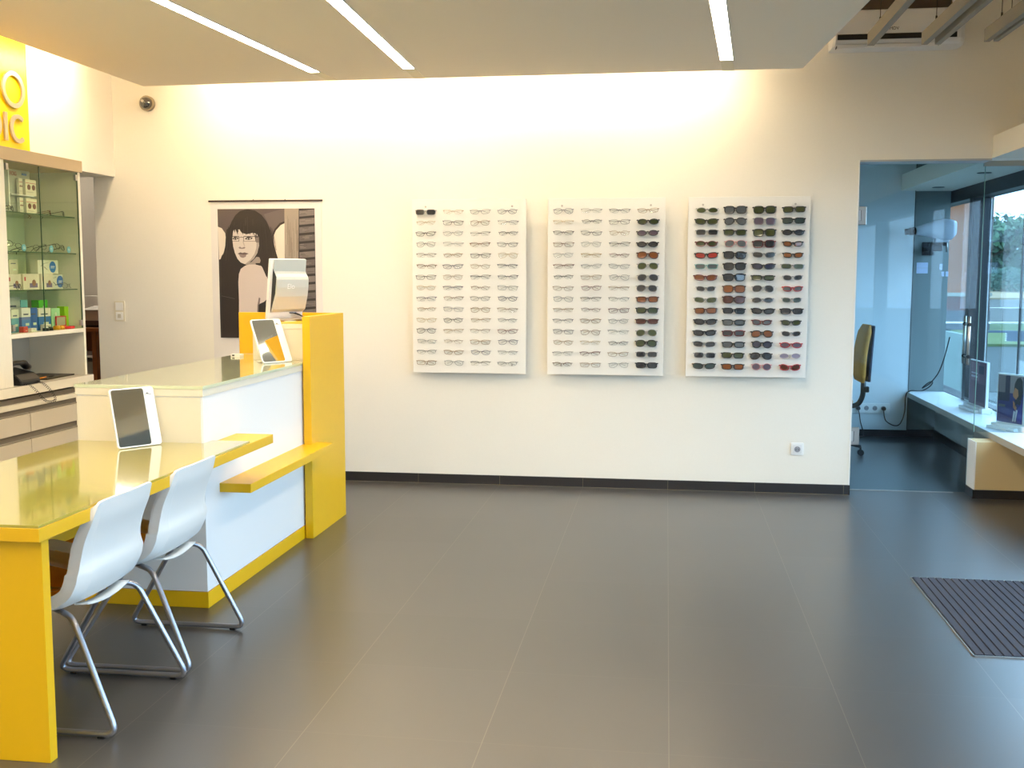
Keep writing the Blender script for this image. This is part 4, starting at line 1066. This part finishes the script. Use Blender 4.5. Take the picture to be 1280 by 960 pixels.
shelf_specs(YP(43), Z3+.012, (40, 36, 40), 'black eyeglasses leaning on the middle blue price disc', -.1)
shelf_specs(YP(69), Z3+.018, (60, 50, 60), 'dark eyeglasses propped on the price disc at the wall end', .12)
shelf_specs(YP(74), Z2, (90, 92, 96), 'grey metal eyeglasses lying before the lower disc-printed carton', .05, -3.78)
shelf_specs(YP(8), Z2, (60, 60, 64), 'dark eyeglasses lying before the carton nearest the post', .0, -3.76)
shelf_specs(YP(76), Z4, (40, 40, 46), 'dark-rimmed eyeglasses at the wall end of the top shelf', .05)
shelf_specs(YP(58), Z4, (120, 60, 60), 'reddish eyeglasses on the top shelf beside the dispenser', .0)
shelf_specs(YP(3), Z4, (50, 40, 40), 'black eyeglasses on the top shelf by the cabinet post', .0, -3.76)

# ------------------------------------------------------------------ back room glimpse
t = thing('wooden_shelf_unit', 'orange-brown wooden shelf unit in the room behind the cabinet', 'shelf unit', (-5.0, 8.6, 0))
b = MB(); b.box((-.5, 0, 1.02), (.26, .55, 1.05), M_WOOD, bev=.001); b.build('top_board', None, t)
b = MB(); b.box((.155, 0, 0), (.195, .55, 1.02), M_WOOD, bev=.001); b.build('side_panel', None, t)
b = MB(); b.box((-.5, 0, .80), (.155, .55, .82), M_PLASTW, bev=.001); b.build('shelf', None, t)
b = MB(); b.box((-.5, .50, .82), (.155, .53, 1.02), M_WOOD); b.build('back_panel', None, t)
b = MB(); b.box((-.5, .05, .0), (.155, .5, .76), M_GREYL, bev=.002); b.build('cupboard', None, t)
t = thing('office_printer', 'beige box-shaped printer with white paper on the wooden shelf unit', 'printer', (-4.95, 8.75, 1.05))
b = MB(); b.box((-.25, 0, .02), (.17, .32, .15), mat('printer_beige', (196, 182, 166), .5), bev=.012); b.box((-.25, -.004, .02), (.17, .3, .06), mat('printer_brown', (92, 72, 60), .5), bev=.006); b.build('body', None, t)
b = MB(); b.box((-.23, .02, 0), (.15, .28, .02), M_BLACK); b.build('foot', None, t)
b = MB(); b.box((-.05, -.02, .152), (.13, .22, .157), M_PLASTW, rot=Matrix.Translation((0, 0, -.00)) @ Matrix.Rotation(.12, 4, 'X')); b.build('paper', None, t)
b = MB(); b.box((-5.35, 9.25, 0), (-4.7, 9.55, 1.31), mat('pale_cupboard', (214, 210, 200), .5), bev=.003); o = b.build('storage_cupboard'); tag(o, 'pale storage cupboard against the far wall behind the printer', 'cupboard')
t = thing('added_back_room_lamp', 'added unseen ceiling lamp lighting the room behind the cabinet', 'ceiling lamp', (-5.6, 8.4, ZC))  # unseen lamp, added to brighten the strip of back room in view
b = MB(); b.box((-.3, -.15, -.06), (.3, .15, 0), M_PLASTW, bev=.005); b.build('housing', None, t)
b = MB(); b.box((-.28, -.13, -.066), (.28, .13, -.060), emit('added_lamp_glow', (1, .90, .74), 60)); b.build('diffuser', None, t)

# ------------------------------------------------------------------ air conditioner
t = thing('air_conditioner', 'white wall-mounted air conditioner under the high ceiling', 'air conditioner', (1.44, D, 2.978))
acw = mat('ac_white', (224, 226, 230), .35)
prof = [(0, 0), (-.15, -.006), (-.200, .0), (-.220, .014), (-.230, .032), (-.232, .10), (-.225, .218), (-.06, .46), (0, .46)]
b = MB(); rings = []
for x, k in ((-.40, .90), (-.385, 1), (.385, 1), (.415, .86)):
    rings.append([(x, p[0]*k, .02*(1-k)+p[1]*k if p[1] < .2 else p[1]) for p in prof])
b.loft(rings, acw, smooth=False); b.build('body', None, t)
b = MB(); b.box((-.375, -.236, .036), (.36, -.228, .070), M_BLACK); b.build('air_slot', None, t)
b = MB(); b.box((-.378, -.222, -.012), (.253, -.170, .001), M_DARK, rot=Matrix.Rotation(-.0, 4, 'X')); b.box((-.375, -.228, -.016), (.25, -.172, .006), acw, bev=.003); b.build('louvre', None, t)
b = MB(); b.prism([(-.36, 0), (.33, 0), (.33, .27), (-.36, .27)], .004, mat('intake_grille', (70, 60, 48), .6), frame_mtx((0, -.226, .222), (1, 0, 0), (0, .56, .83))); b.build('intake_grille', None, t)
text_mesh('MDV', .028, .001, M_DARK, 'logo', t, frame_mtx((-.055, -.2330, .092), (1, 0, 0), (0, .03, 1)))

# ------------------------------------------------------------------ hanging baffles
bm_ = mat('baffle_paint', (150, 148, 140), .8)
def baffle(x, y1, w_, h, z, label):
    sl = -.0; t = thing('hanging_baffle', label, 'ceiling baffle', (x, y1, z), 0, 'long boards hung under the high ceiling')
    b = MB(); L_ = y1+2.0
    b.box((0, -L_, 0), (w_, 0, h), bm_, bev=.002); b.build('board', None, t)
    for y in (-.28, -2.2, -4.2, -6.2):
        b = MB(); b.cyl((w_/2, y, h), (w_/2, y, ZC-z), .0022, M_DARK, 6); b.cyl((w_/2, y, h), (w_/2, y, h+.03), .006, M_DARK, 8); b.build('hanging_wire', None, t)
baffle(1.172, 6.9, .040, .075, 2.880, 'grey hanging board nearest the lowered ceiling, in front of the air conditioner')
baffle(1.483, 6.9, .036, .075, 2.877, 'grey hanging board in front of the air conditioner, second from the lowered ceiling')
baffle(1.560, 6.9, .034, .075, 2.876, 'grey hanging board close beside the second one, third from the lowered ceiling')
baffle(1.838, 6.9, .034, .075, 2.884, 'grey hanging board right of the air conditioner, over the glass door')
baffle(1.892, 6.9, .030, .060, 2.885, 'grey hanging board farthest from the lowered ceiling, by the soffit')

# ------------------------------------------------------------------ office contents
pn = MB(); pn.box((.25, OB-.07, .07), (2.235, OB-.012, 3.2), mat('office_panel', (214, 224, 228), .35), bev=.002)
pn = struct(pn.build('wall_panel'))
b = MB(); b.box((2.235, OB-.072, .07), (2.240, OB-.010, 3.2), M_DARK); b.build('panel_edge', None, pn)
t = thing('power_strip', 'row of four white power sockets on the office panel', 'sockets', (1.905, OB-.07, .272))
b = MB(); b.prism(rrect(.345, .092, .006), .010, M_PLASTW, frame_mtx((0, 0, 0), (1, 0, 0), (0, 0, 1)), bev=.001); b.build('frame', None, t)
for k in range(4):
    b = MB(); x = -.115+.0765*k; b.cyl((x, -.010, 0), (x, -.012, 0), .022, mat('socket_well', (150, 150, 156), .5), 20)
    b.cyl((x-.008, -.0118, 0), (x-.008, -.0128, 0), .003, M_BLACK, 8); b.cyl((x+.008, -.0118, 0), (x+.008, -.0128, 0), .003, M_BLACK, 8); b.build('socket', None, t)
def cable(name, pts, r, label, plug):
    b = MB(); b.tube(smooth_path(pts, 8), r, M_BLACK, 7); 
    b.cyl(plug, (plug[0], plug[1]-.035, plug[2]), .018, M_BLACK, 14); tag(b.build(name), label, 'cable')
cable('power_cable', [(1.79, OB-.10, .262), (1.80, OB-.11, .22), (1.815, OB-.10, .14), (1.845, OB-.10, .03), (1.80, OB-.2, .012), (1.66, OB-.5, .012)], .005, 'short black cable dropping from the socket row to the floor', (1.79, OB-.082, .272))
cable('power_cable', [(2.02, OB-.10, .262), (2.025, OB-.11, .20), (2.05, OB-.10, .15), (2.12, OB-.10, .115), (2.17, OB-.10, .135), (2.205, OB-.10, .24), (2.212, OB-.10, .40), (2.24, OB-.15, .447), (2.30, OB-.15, .449), (2.36, OB-.12, .452), (2.42, OB-.12, .49),
                      (2.44, OB-.12, .53), (2.40, OB-.12, .52), (2.35, OB-.12, .47), (2.42, OB-.12, .52), (2.49, OB-.12, .62), (2.535, OB-.12, .76), (2.565, OB-.16, .95)], .0055, 'long black cable looping from socket over the ledge to the window', (2.02, OB-.082, .272))
# vision chart projector
t = thing('eye_chart_projector', 'white eye chart projector with black lens on a wall bracket', 'projector', (2.285, 10.1, 1.882))
b = MB(); rings = []
for x, zc, hh, ww in ((-.10, .018, .044, .05), (-.02, .028, .072, .065), (.06, .030, .106, .075), (.14, .028, .128, .08), (.20, .026, .116, .078), (.235, .040, .078, .06)):
    rings.append([(x, ww*c_, zc+hh*s_) for c_, s_ in ((p[0]*2, p[1]*2) for p in rrect(1, 1, .22, 3))] if False else [(x, ww*p[0], zc+hh*p[1]) for p in rrect(2, 1.5, .5, 4)])
b.loft(rings, mat('projector_white', (214, 222, 236), .35)); b.build('body', None, t)
b = MB(); b.cyl((-.10, 0, .018), (-.15, 0, .014), .034, M_BLACK, 20); b.cyl((-.15, 0, .014), (-.19, 0, .010), .027, M_BLACK, 20); b.build('lens', None, t)
b = MB(); b.box((.06, -.045, -.085), (.18, .045, -.01), mat('projector_white', (214, 222, 236), .35), bev=.012); b.build('neck', None, t)
b = MB(); b.box((.03, -.03, -.115), (.16, .03, -.085), M_DARK, bev=.004); b.box((.05, -.02, -.16), (.13, .36, -.115), M_DARK, bev=.004); b.box((.02, -.03, -.20), (.05, .03, -.09), M_DARK, bev=.003)
b.cyl((.165, -.02, -.17), (.165, -.02, -.07), .008, M_STEEL, 12); b.box((.04, .355, -.19), (.15, .368, -.07), M_DARK, bev=.003); b.build('bracket', None, t)
# papers on the office wall
def paper(x, z, w_, h, label):
    b = MB(); b.box((-w_/2, -.0015, -h/2), (w_/2, 0, h/2), mat('blue_white_paper', (200, 210, 236), .6)); b.box((-w_/2, -.0022, -.001), (w_/2, -.0015, .001), M_GREYL)
    tag(b.build('wall_notice', None, None, (x, OB-.001, z)), label, 'notice', 'papers pinned on the office wall')
paper(2.335, 1.575, .10, .10, 'larger folded notice pinned beside the white office panel')
paper(2.50, 1.585, .026, .055, 'slim paper slip, upper one of the group under the projector')
paper(2.52, 1.52, .022, .045, 'slim paper slip, lower one, nearer the panel')
paper(2.555, 1.52, .024, .045, 'slim paper slip, lower one, nearer the window')

# office chair
def office_chair():
    t = thing('office_swivel_chair', 'dark office swivel chair with patterned golden backrest behind the wall edge', 'office chair', (1.40, 9.30, 0), PI)
    # local +x is forward
    gold = mat('gold_pattern_fabric', (196, 134, 56), .85, noise=.35, nscale=38)
    b = MB(); rings = []
    for k in range(9):
        u = k/8; z = .63+.47*u; w_ = .20+.02*math.sin(u*PI)-.05*(u > .9); xx = -.205-.045*u+.02*math.sin(u*PI)
        th = .030*(1 if 0 < k < 8 else .5)
        rings.append([(xx+th*p[0], w_*p[1], z) for p in rrect(2, 2, .6, 4)])
    b.loft(rings, gold); b.build('backrest', None, t)
    b = MB(); rings = []
    for k in range(7):
        u = k/6; z = .64+.455*u; w_ = .205-.03*u; xx = -.25-.03*u
        rings.append([(xx+.018*p[0], w_*p[1], z) for p in rrect(2, 2, .6, 4)])
    b.loft(rings, mat('navy_shell', (46, 52, 72), .5)); b.build('back_shell', None, t)
    b = MB(); b.tube(fillet_path([(-.24, 0, .70), (-.24, 0, .50), (-.20, 0, .42), (0, 0, .42)], .05), .022, M_BLACK, 8); b.box((-.285, -.03, .535), (-.235, .03, .585), M_BLACK, bev=.008); b.build('back_bar', None, t)
    b = MB(); b.box((-.13, -.22, .44), (.30, .22, .51), gold, bev=.03); b.build('seat', None, t)
    b = MB(); b.cyl((0, 0, .12), (0, 0, .44), .028, M_BLACK, 16); b.build('gas_column', None, t)
    for k in range(5):
        a = 2*PI*k/5+PI; dx, dy = math.cos(a), math.sin(a)
        b = MB(); b.tube([(0, 0, .12), (dx*.13, dy*.13, .105), (dx*.235, dy*.235, .075)], [.026, .020, .014], M_BLACK, 8); lg = b.build('base_leg', None, t)
        b = MB(); b.cyl((dx*.235-dy*.022, dy*.235+dx*.022, .026), (dx*.235+dy*.022, dy*.235-dx*.022, .026), .026, M_BLACK, 16); b.cyl((dx*.235, dy*.235, .03), (dx*.235, dy*.235, .075), .009, M_BLACK, 8); b.build('caster', None, lg)
    return t
office_chair()

# ------------------------------------------------------------------ advertising stands on the ledge
def ad_stand(label, p, q, z, H, tilt, kind):
    p, q = Vector(p), Vector(q); d = (q-p).normalized(); W = (q-p).length
    t = thing('counter_display', label, 'display stand', (p.x, p.y, z), math.atan2(d.y, d.x))
    b = MB(); b.box((-.012, -.035, 0), (W+.03, .045, .040), M_PLASTW, bev=.003); b.box((-.02, -.07, 0), (W*.9, -.034, .022), M_PLASTW, bev=.003); b.build('plinth', None, t)
    b = MB(); b.box((0, 0, .04), (W, .022, .04+H), M_PLASTW, bev=.002); b.build('block', None, t)
    b = MB(); y = [-.0006]
    def q_(x0, z0, x1, z1, rgb, pts=None):
        y[0] -= .00015
        pts = pts or [(x0, z0), (x1, z0), (x1, z1), (x0, z1)]
        b.prism([(a*W, .04+c*H) for a, c in pts], .0001, mat('ad_%d_%d_%d' % rgb, rgb, .4), frame_mtx((0, y[0], 0), (1, 0, 0), (0, 0, 1)))
    if kind == 'woman':
        q_(.03, .02, .90, .97, (44, 40, 110)); q_(.03, .60, .30, .97, (120, 112, 118)); q_(.28, .45, .44, .96, (34, 28, 60)); q_(.44, .62, .88, .97, (150, 138, 140))
        q_(.03, .45, .35, .62, (30, 34, 60)); q_(.08, .33, .30, .38, (96, 98, 104))
        q_(0, 0, 0, 0, (20, 16, 18), [(.58, .66), (.60, .82), (.68, .93), (.78, .95), (.86, .88), (.88, .66), (.84, .50), (.70, .52)])
        q_(0, 0, 0, 0, (190, 128, 84), [(.55, .62), (.62, .74), (.72, .70), (.74, .58), (.66, .50), (.56, .56)])
        q_(0, 0, 0, 0, (176, 116, 78), [(.56, .48), (.62, .44), (.70, .34), (.66, .28), (.58, .34)])
        q_(0, 0, 0, 0, (28, 22, 40), [(.62, .50), (.74, .52), (.84, .48), (.80, .40), (.70, .42), (.64, .36)])
        q_(0, 0, 0, 0, (190, 192, 200), [(.60, .28), (.66, .26), (.62, .06), (.56, .06)]); q_(0, 0, 0, 0, (200, 200, 208), [(.68, .30), (.74, .30), (.68, .06), (.64, .06)])
        q_(0, 0, 0, 0, (58, 50, 140), [(.74, .34), (.88, .44), (.88, .04), (.72, .04)])
    else:
        q_(.02, .02, .98, .98, (122, 84, 104)); q_(.10, .55, .60, .95, (150, 110, 126)); q_(.45, .10, .95, .50, (92, 58, 80)); q_(.12, .62, .5, .66, (210, 200, 214)); q_(.12, .70, .5, .73, (210, 200, 214)); q_(.55, .72, .85, .90, (60, 44, 70))
    b.build('printed_panel', None, t)
ad_stand('white block stand with a blue and purple picture of a woman, on the ledge', (2.335, 8.03), (2.46, 7.80), .4325, .35, 0, 'woman')
ad_stand('purple printed display stand on the ledge by the far window post', (2.455, 9.20), (2.475, 8.80), .4325, .36, 0, 'purple')

# ------------------------------------------------------------------ outside
def gmat(name, rgb, sc_=8, n_=.25): return mat(name, rgb, .9, noise=n_, nscale=sc_)
b = MB(); b.box((-60, -40, -.35), (160, 26, -.12), gmat('pavement', (44, 54, 54), 1.5, .08)); struct(b.build('pavement'))  # dark teal base colour carries the building's shade over the whole pavement
b = MB(); b.box((-60, 26, -.35), (160, 37, -.06), gmat('lawn', (78, 96, 44), 3, .35)); o = b.build('lawn_grass'); tag(o, 'strip of mown green grass between pavement and road', 'grass', kind='stuff')
b = MB(); b.box((-60, 37, -.35), (160, 37.5, -.02), gmat('kerbstone', (206, 200, 190), 2, .05)); struct(b.build('kerb'))
b = MB(); b.box((-60, 37.5, -.35), (160, 76, -.10), gmat('asphalt', (66, 66, 62), .6, .07))
b.box((-60, 56.5, -.10), (160, 56.8, -.095), mat('road_line', (220, 220, 214), .8)); struct(b.build('road'))
b = MB(); b.prism([(76, -.35), (76, .0), (84, .35), (92, .9), (120, 1.2), (300, 1.5), (300, -.35)], 260, gmat('sandy_verge', (140, 122, 96), .5, .12), Matrix(((0, 0, 1, -60), (1, 0, 0, 0), (0, 1, 0, 0), (0, 0, 0, 1)))); struct(b.build('terrain'))
# neighbouring orange building
t = thing('orange_building', 'orange rendered building with red and grey base across the yard', 'building', (7, 33, -.058))
b = MB(); b.box((-4, 0, 1.05), (2.15, 3.6, 7), mat('orange_render', (148, 84, 46), .9, noise=.04), bev=.02); b.build('wall', None, t)
b = MB(); b.box((1.75, -.25, 1.05), (2.2, 0, 7), mat('orange_pilaster', (138, 70, 18), .9)); b.build('pilaster', None, t)
b = MB(); b.box((-4, -.3, .96), (2.25, 3.6, 1.06), mat('base_cap', (150, 146, 138), .8)); b.build('ledge_strip', None, t)
b = MB(); b.box((-4, -.26, .55), (2.2, 3.6, .96), mat('red_base', (104, 44, 34), .9, noise=.1)); b.build('red_band', None, t)
b = MB(); b.box((-4, -.28, 0), (2.22, 3.6, .55), mat('grey_base', (76, 72, 82), .9, noise=.1)); b.box((-4, -.30, .18), (2.24, 0, .23), M_PLASTW); b.build('grey_plinth', None, t)
# grey board leaning outside the office window
b = MB(); b.box((-.02, -.45, 0), (.04, .45, 1.02), mat('outdoor_board', (122, 140, 130), .7), bev=.004); b.box((-.03, -.47, 0), (.05, -.43, 1.05), M_DARK); b.box((-.03, .43, 0), (.05, .47, 1.05), M_DARK); b.box((-.15, -.4, 0), (.17, -.34, .03), M_DARK); b.box((-.15, .34, 0), (.17, .4, .03), M_DARK)
tag(b.build('pavement_board', None, None, (3.05, 12.0, -.12)), 'grey-green upright board with dark edges standing outside the office window', 'board')
# road barrier
t = thing('road_barrier', 'blue-grey barrier panel with white dashes beside the road', 'barrier', (7.62, 25.8, -.12))
b = MB(); b.box((.02, -.02, .14), (.42, .02, .36), mat('barrier_blue', (62, 76, 96), .6), bev=.005)
for k in range(4):
    for x in (-.01, .41): b.box((x, -.03, .15+.05*k), (x+.035, -.02, .17+.05*k), M_PLASTW)
b.build('panel', None, t)
b = MB(); b.box((.46, -.05, 0), (.54, .05, .36), mat('barrier_blue', (62, 76, 96), .6)); b.box((-.6, -.03, .33), (.5, .03, .38), mat('barrier_blue', (62, 76, 96), .6)); b.box((-.6, -.03, 0), (-.55, .03, .33), mat('barrier_blue', (62, 76, 96), .6)); b.build('post', None, t)
# street lamp / white sign post
t = thing('roadside_sign', 'slim white and blue roadside sign post in front of the trees', 'sign post', (15.6, 60, -.1))
b = MB(); b.cyl((0, 0, 0), (0, 0, 2.6), .08, mat('post_white', (226, 226, 226), .6), 10); b.build('post', None, t)
b = MB(); b.box((-.12, -.12, .9), (.12, .12, 1.7), mat('sign_blue', (90, 160, 210), .5)); b.box((-.05, -.3, 2.2), (.75, .3, 2.65), mat('sign_skin', (226, 180, 150), .6), bev=.08); b.build('panel', None, t)
# trees
def tree(x, y, z, h, r, rgb, label, seed):
    rnd = random.Random(seed); t = thing('roadside_tree', label, 'tree', (x, y, z), group='trees beyond the road')
    b = MB(); bark = mat('bark', (104, 84, 66), .9, noise=.2)
    b.tube([(0, 0, -.3), (.1, 0, h*.25), (-.1, .1, h*.5), (0, 0, h*.8)], [.24, .2, .14, .05], bark, 8)
    for k in range(6):
        a = rnd.uniform(0, 2*PI); z0 = h*rnd.uniform(.3, .6); L_ = r*rnd.uniform(.5, .85)
        b.tube([(0, 0, z0), (math.cos(a)*L_*.5, math.sin(a)*L_*.5, z0+h*.10), (math.cos(a)*L_, math.sin(a)*L_, z0+h*.16)], [.10, .06, .02], bark, 6)
    b.build('trunk', None, t)
    b = MB(); k1 = b.mi(mat('leaf_%d_%d_%d' % rgb, rgb, .8)); dk = tuple(int(v*.72) for v in rgb); k2 = b.mi(mat('leaf_%d_%d_%d' % dk, dk, .8))
    cl = []
    for k in range(26):
        a = rnd.uniform(0, 2*PI); u = rnd.uniform(-1, 1); q = rnd.uniform(.25, .85)
        cl.append((Vector((math.cos(a)*r*q*math.sqrt(1-u*u*.8), math.sin(a)*r*q*math.sqrt(1-u*u*.8), h*.58+u*h*.36)), r*rnd.uniform(.24, .42)))
    for c, cr in cl:
        for i in range(190):
            v = Vector((rnd.gauss(0, 1), rnd.gauss(0, 1), rnd.gauss(0, .8))).normalized()*cr*rnd.uniform(.55, 1.0); p = c+v
            s_ = rnd.uniform(.16, .34); e1 = Vector((rnd.gauss(0, 1), rnd.gauss(0, 1), rnd.gauss(0, 1))).normalized(); e2 = e1.cross(v.normalized()+Vector((.01, 0, 0))).normalized()
            vs = [b.bm.verts.new(p+e1*s_*a_+e2*s_*.6*c_) for a_, c_ in ((-1, 0), (0, -1), (1, 0), (0, 1))]
            f = b.bm.faces.new(vs); f.material_index = k1 if rnd.random() < .6 else k2
    b.build('foliage', None, t)
SPEC = [(17.4, 92, 6.6, 3.6, (92, 116, 58), 'loose mid-green tree beyond the road, nearest the window post'),
        (25.0, 90, 5.0, 3.7, (70, 104, 74), 'blue-green bushy tree beyond the road, in the middle of the row'),
        (33.0, 91, 6.8, 4.0, (110, 128, 80), 'pale green tree beyond the road, towards the window edge'),
        (41.5, 92, 7.0, 4.0, (84, 110, 70), 'green tree beyond the road, fourth along the row'),
        (50, 93, 7.4, 4.2, (96, 118, 66), 'green tree beyond the road, fifth along the row'),
        (22.3, 101, 6.4, 4.2, (76, 104, 62), 'dark green tree standing behind the first gap of the row'),
        (31.5, 102, 5.6, 4.3, (90, 112, 70), 'darker green tree standing behind the second gap of the row')]
for i, (x, y, h, r, c, lb) in enumerate(SPEC): tree(x, y, 0.6, h, r, c, lb, 40+i)
for i, (x, y, r, hh, c) in enumerate(((16, 85.5, 2.0, 1.6, (104, 118, 66)), (20.4, 85, 2.1, 1.5, (72, 98, 70)), (25, 84.5, 2.2, 1.7, (60, 92, 76)), (29.7, 85, 2.2, 1.6, (96, 110, 64)), (34.5, 85, 2.2, 1.6, (80, 104, 66)))):
    rnd = random.Random(80+i); b = MB(); k1 = b.mi(mat('leaf_%d_%d_%d' % c, c, .8))
    for _ in range(2200):
        a = rnd.uniform(0, 2*PI); el = rnd.uniform(0, PI/2); q = rnd.uniform(.6, 1)
        p = Vector((math.cos(a)*math.cos(el)*r*q, math.sin(a)*math.cos(el)*r*q, math.sin(el)*hh*q)); s_ = rnd.uniform(.08, .18)
        e1 = Vector((rnd.gauss(0, 1), rnd.gauss(0, 1), rnd.gauss(0, 1))).normalized(); e2 = e1.orthogonal().normalized()
        vs = [b.bm.verts.new(p+e1*s_*u+e2*s_*.6*v) for u, v in ((-1, 0), (0, -1), (1, 0), (0, 1))]; b.bm.faces.new(vs).material_index = k1
    tag(b.build('roadside_shrub', None, None, (x, y, .38)), ['low olive shrub at the foot of the first tree', 'low green shrub between first and second tree', 'low blue-green shrub at the foot of the third tree', 'low olive shrub between third and fourth tree', 'low green shrub before the fifth tree'][i], 'shrub', 'shrubs along the far verge')

# ------------------------------------------------------------------ light
w = bpy.data.worlds.new('sky'); SC.world = w; w.use_nodes = True
bg = w.node_tree.nodes['Background']
bg.inputs['Color'].default_value = (.50, .74, 1.0, 1); bg.inputs['Strength'].default_value = 6.5
sn = bpy.data.lights.new('sun', 'SUN'); sn.energy = 3.0; sn.angle = .01; sn.color = (1, .93, .82)
so = bpy.data.objects.new('sun', sn); COL.objects.link(so)
so.rotation_euler = Vector((.62, .18, -.76)).to_track_quat('-Z', 'Y').to_euler()
# portals: help the daylight through the shop windows
for nm, y0, y1, z0, z1 in (('sky_portal', 6.2, 10.4, .44, 2.15), ('sky_portal', 3.75, 6.05, .05, 2.15), ('sky_portal', -2.9, 3.6, .35, 2.15)):
    a = bpy.data.lights.new(nm, 'AREA'); a.shape = 'RECTANGLE'; a.size = z1-z0; a.size_y = y1-y0; a.cycles.is_portal = True; a.energy = 1
    o = bpy.data.objects.new(nm, a); COL.objects.link(o); o.location = (WX+.2, (y0+y1)/2, (z0+z1)/2); o.rotation_euler = (0, PI/2, 0)

# ------------------------------------------------------------------ camera
yaw, pitch, roll, f = .1415, .1010, .0012, 1350.0
cy, sy, cp, sp = math.cos(yaw), math.sin(yaw), math.cos(pitch), math.sin(pitch)
d = Vector((-sy*cp, cy*cp, -sp)); r = Vector((cy, sy, 0)); u = r.cross(d)
r2 = math.cos(roll)*r+math.sin(roll)*u; u2 = -math.sin(roll)*r+math.cos(roll)*u
cam = bpy.data.cameras.new('camera'); co = bpy.data.objects.new('camera', cam); COL.objects.link(co)
mw = Matrix((r2, u2, -d)).transposed().to_4x4(); mw.translation = (0, 0, 1.51); co.matrix_world = mw
cam.sensor_fit = 'HORIZONTAL'; cam.sensor_width = 36; cam.lens = f*36/1280; cam.clip_end = 500
SC.camera = co
SC.view_settings.view_transform = 'Standard'; SC.view_settings.look = 'None'; SC.view_settings.gamma = 1
SC.view_settings.use_curve_mapping = False
SC.view_settings.exposure = 0.38
SC.cycles.max_bounces = 10; SC.cycles.diffuse_bounces = 6; SC.cycles.transparent_max_bounces = 24
SC.cycles.sample_clamp_indirect = 6
SC.cycles.use_denoising = True
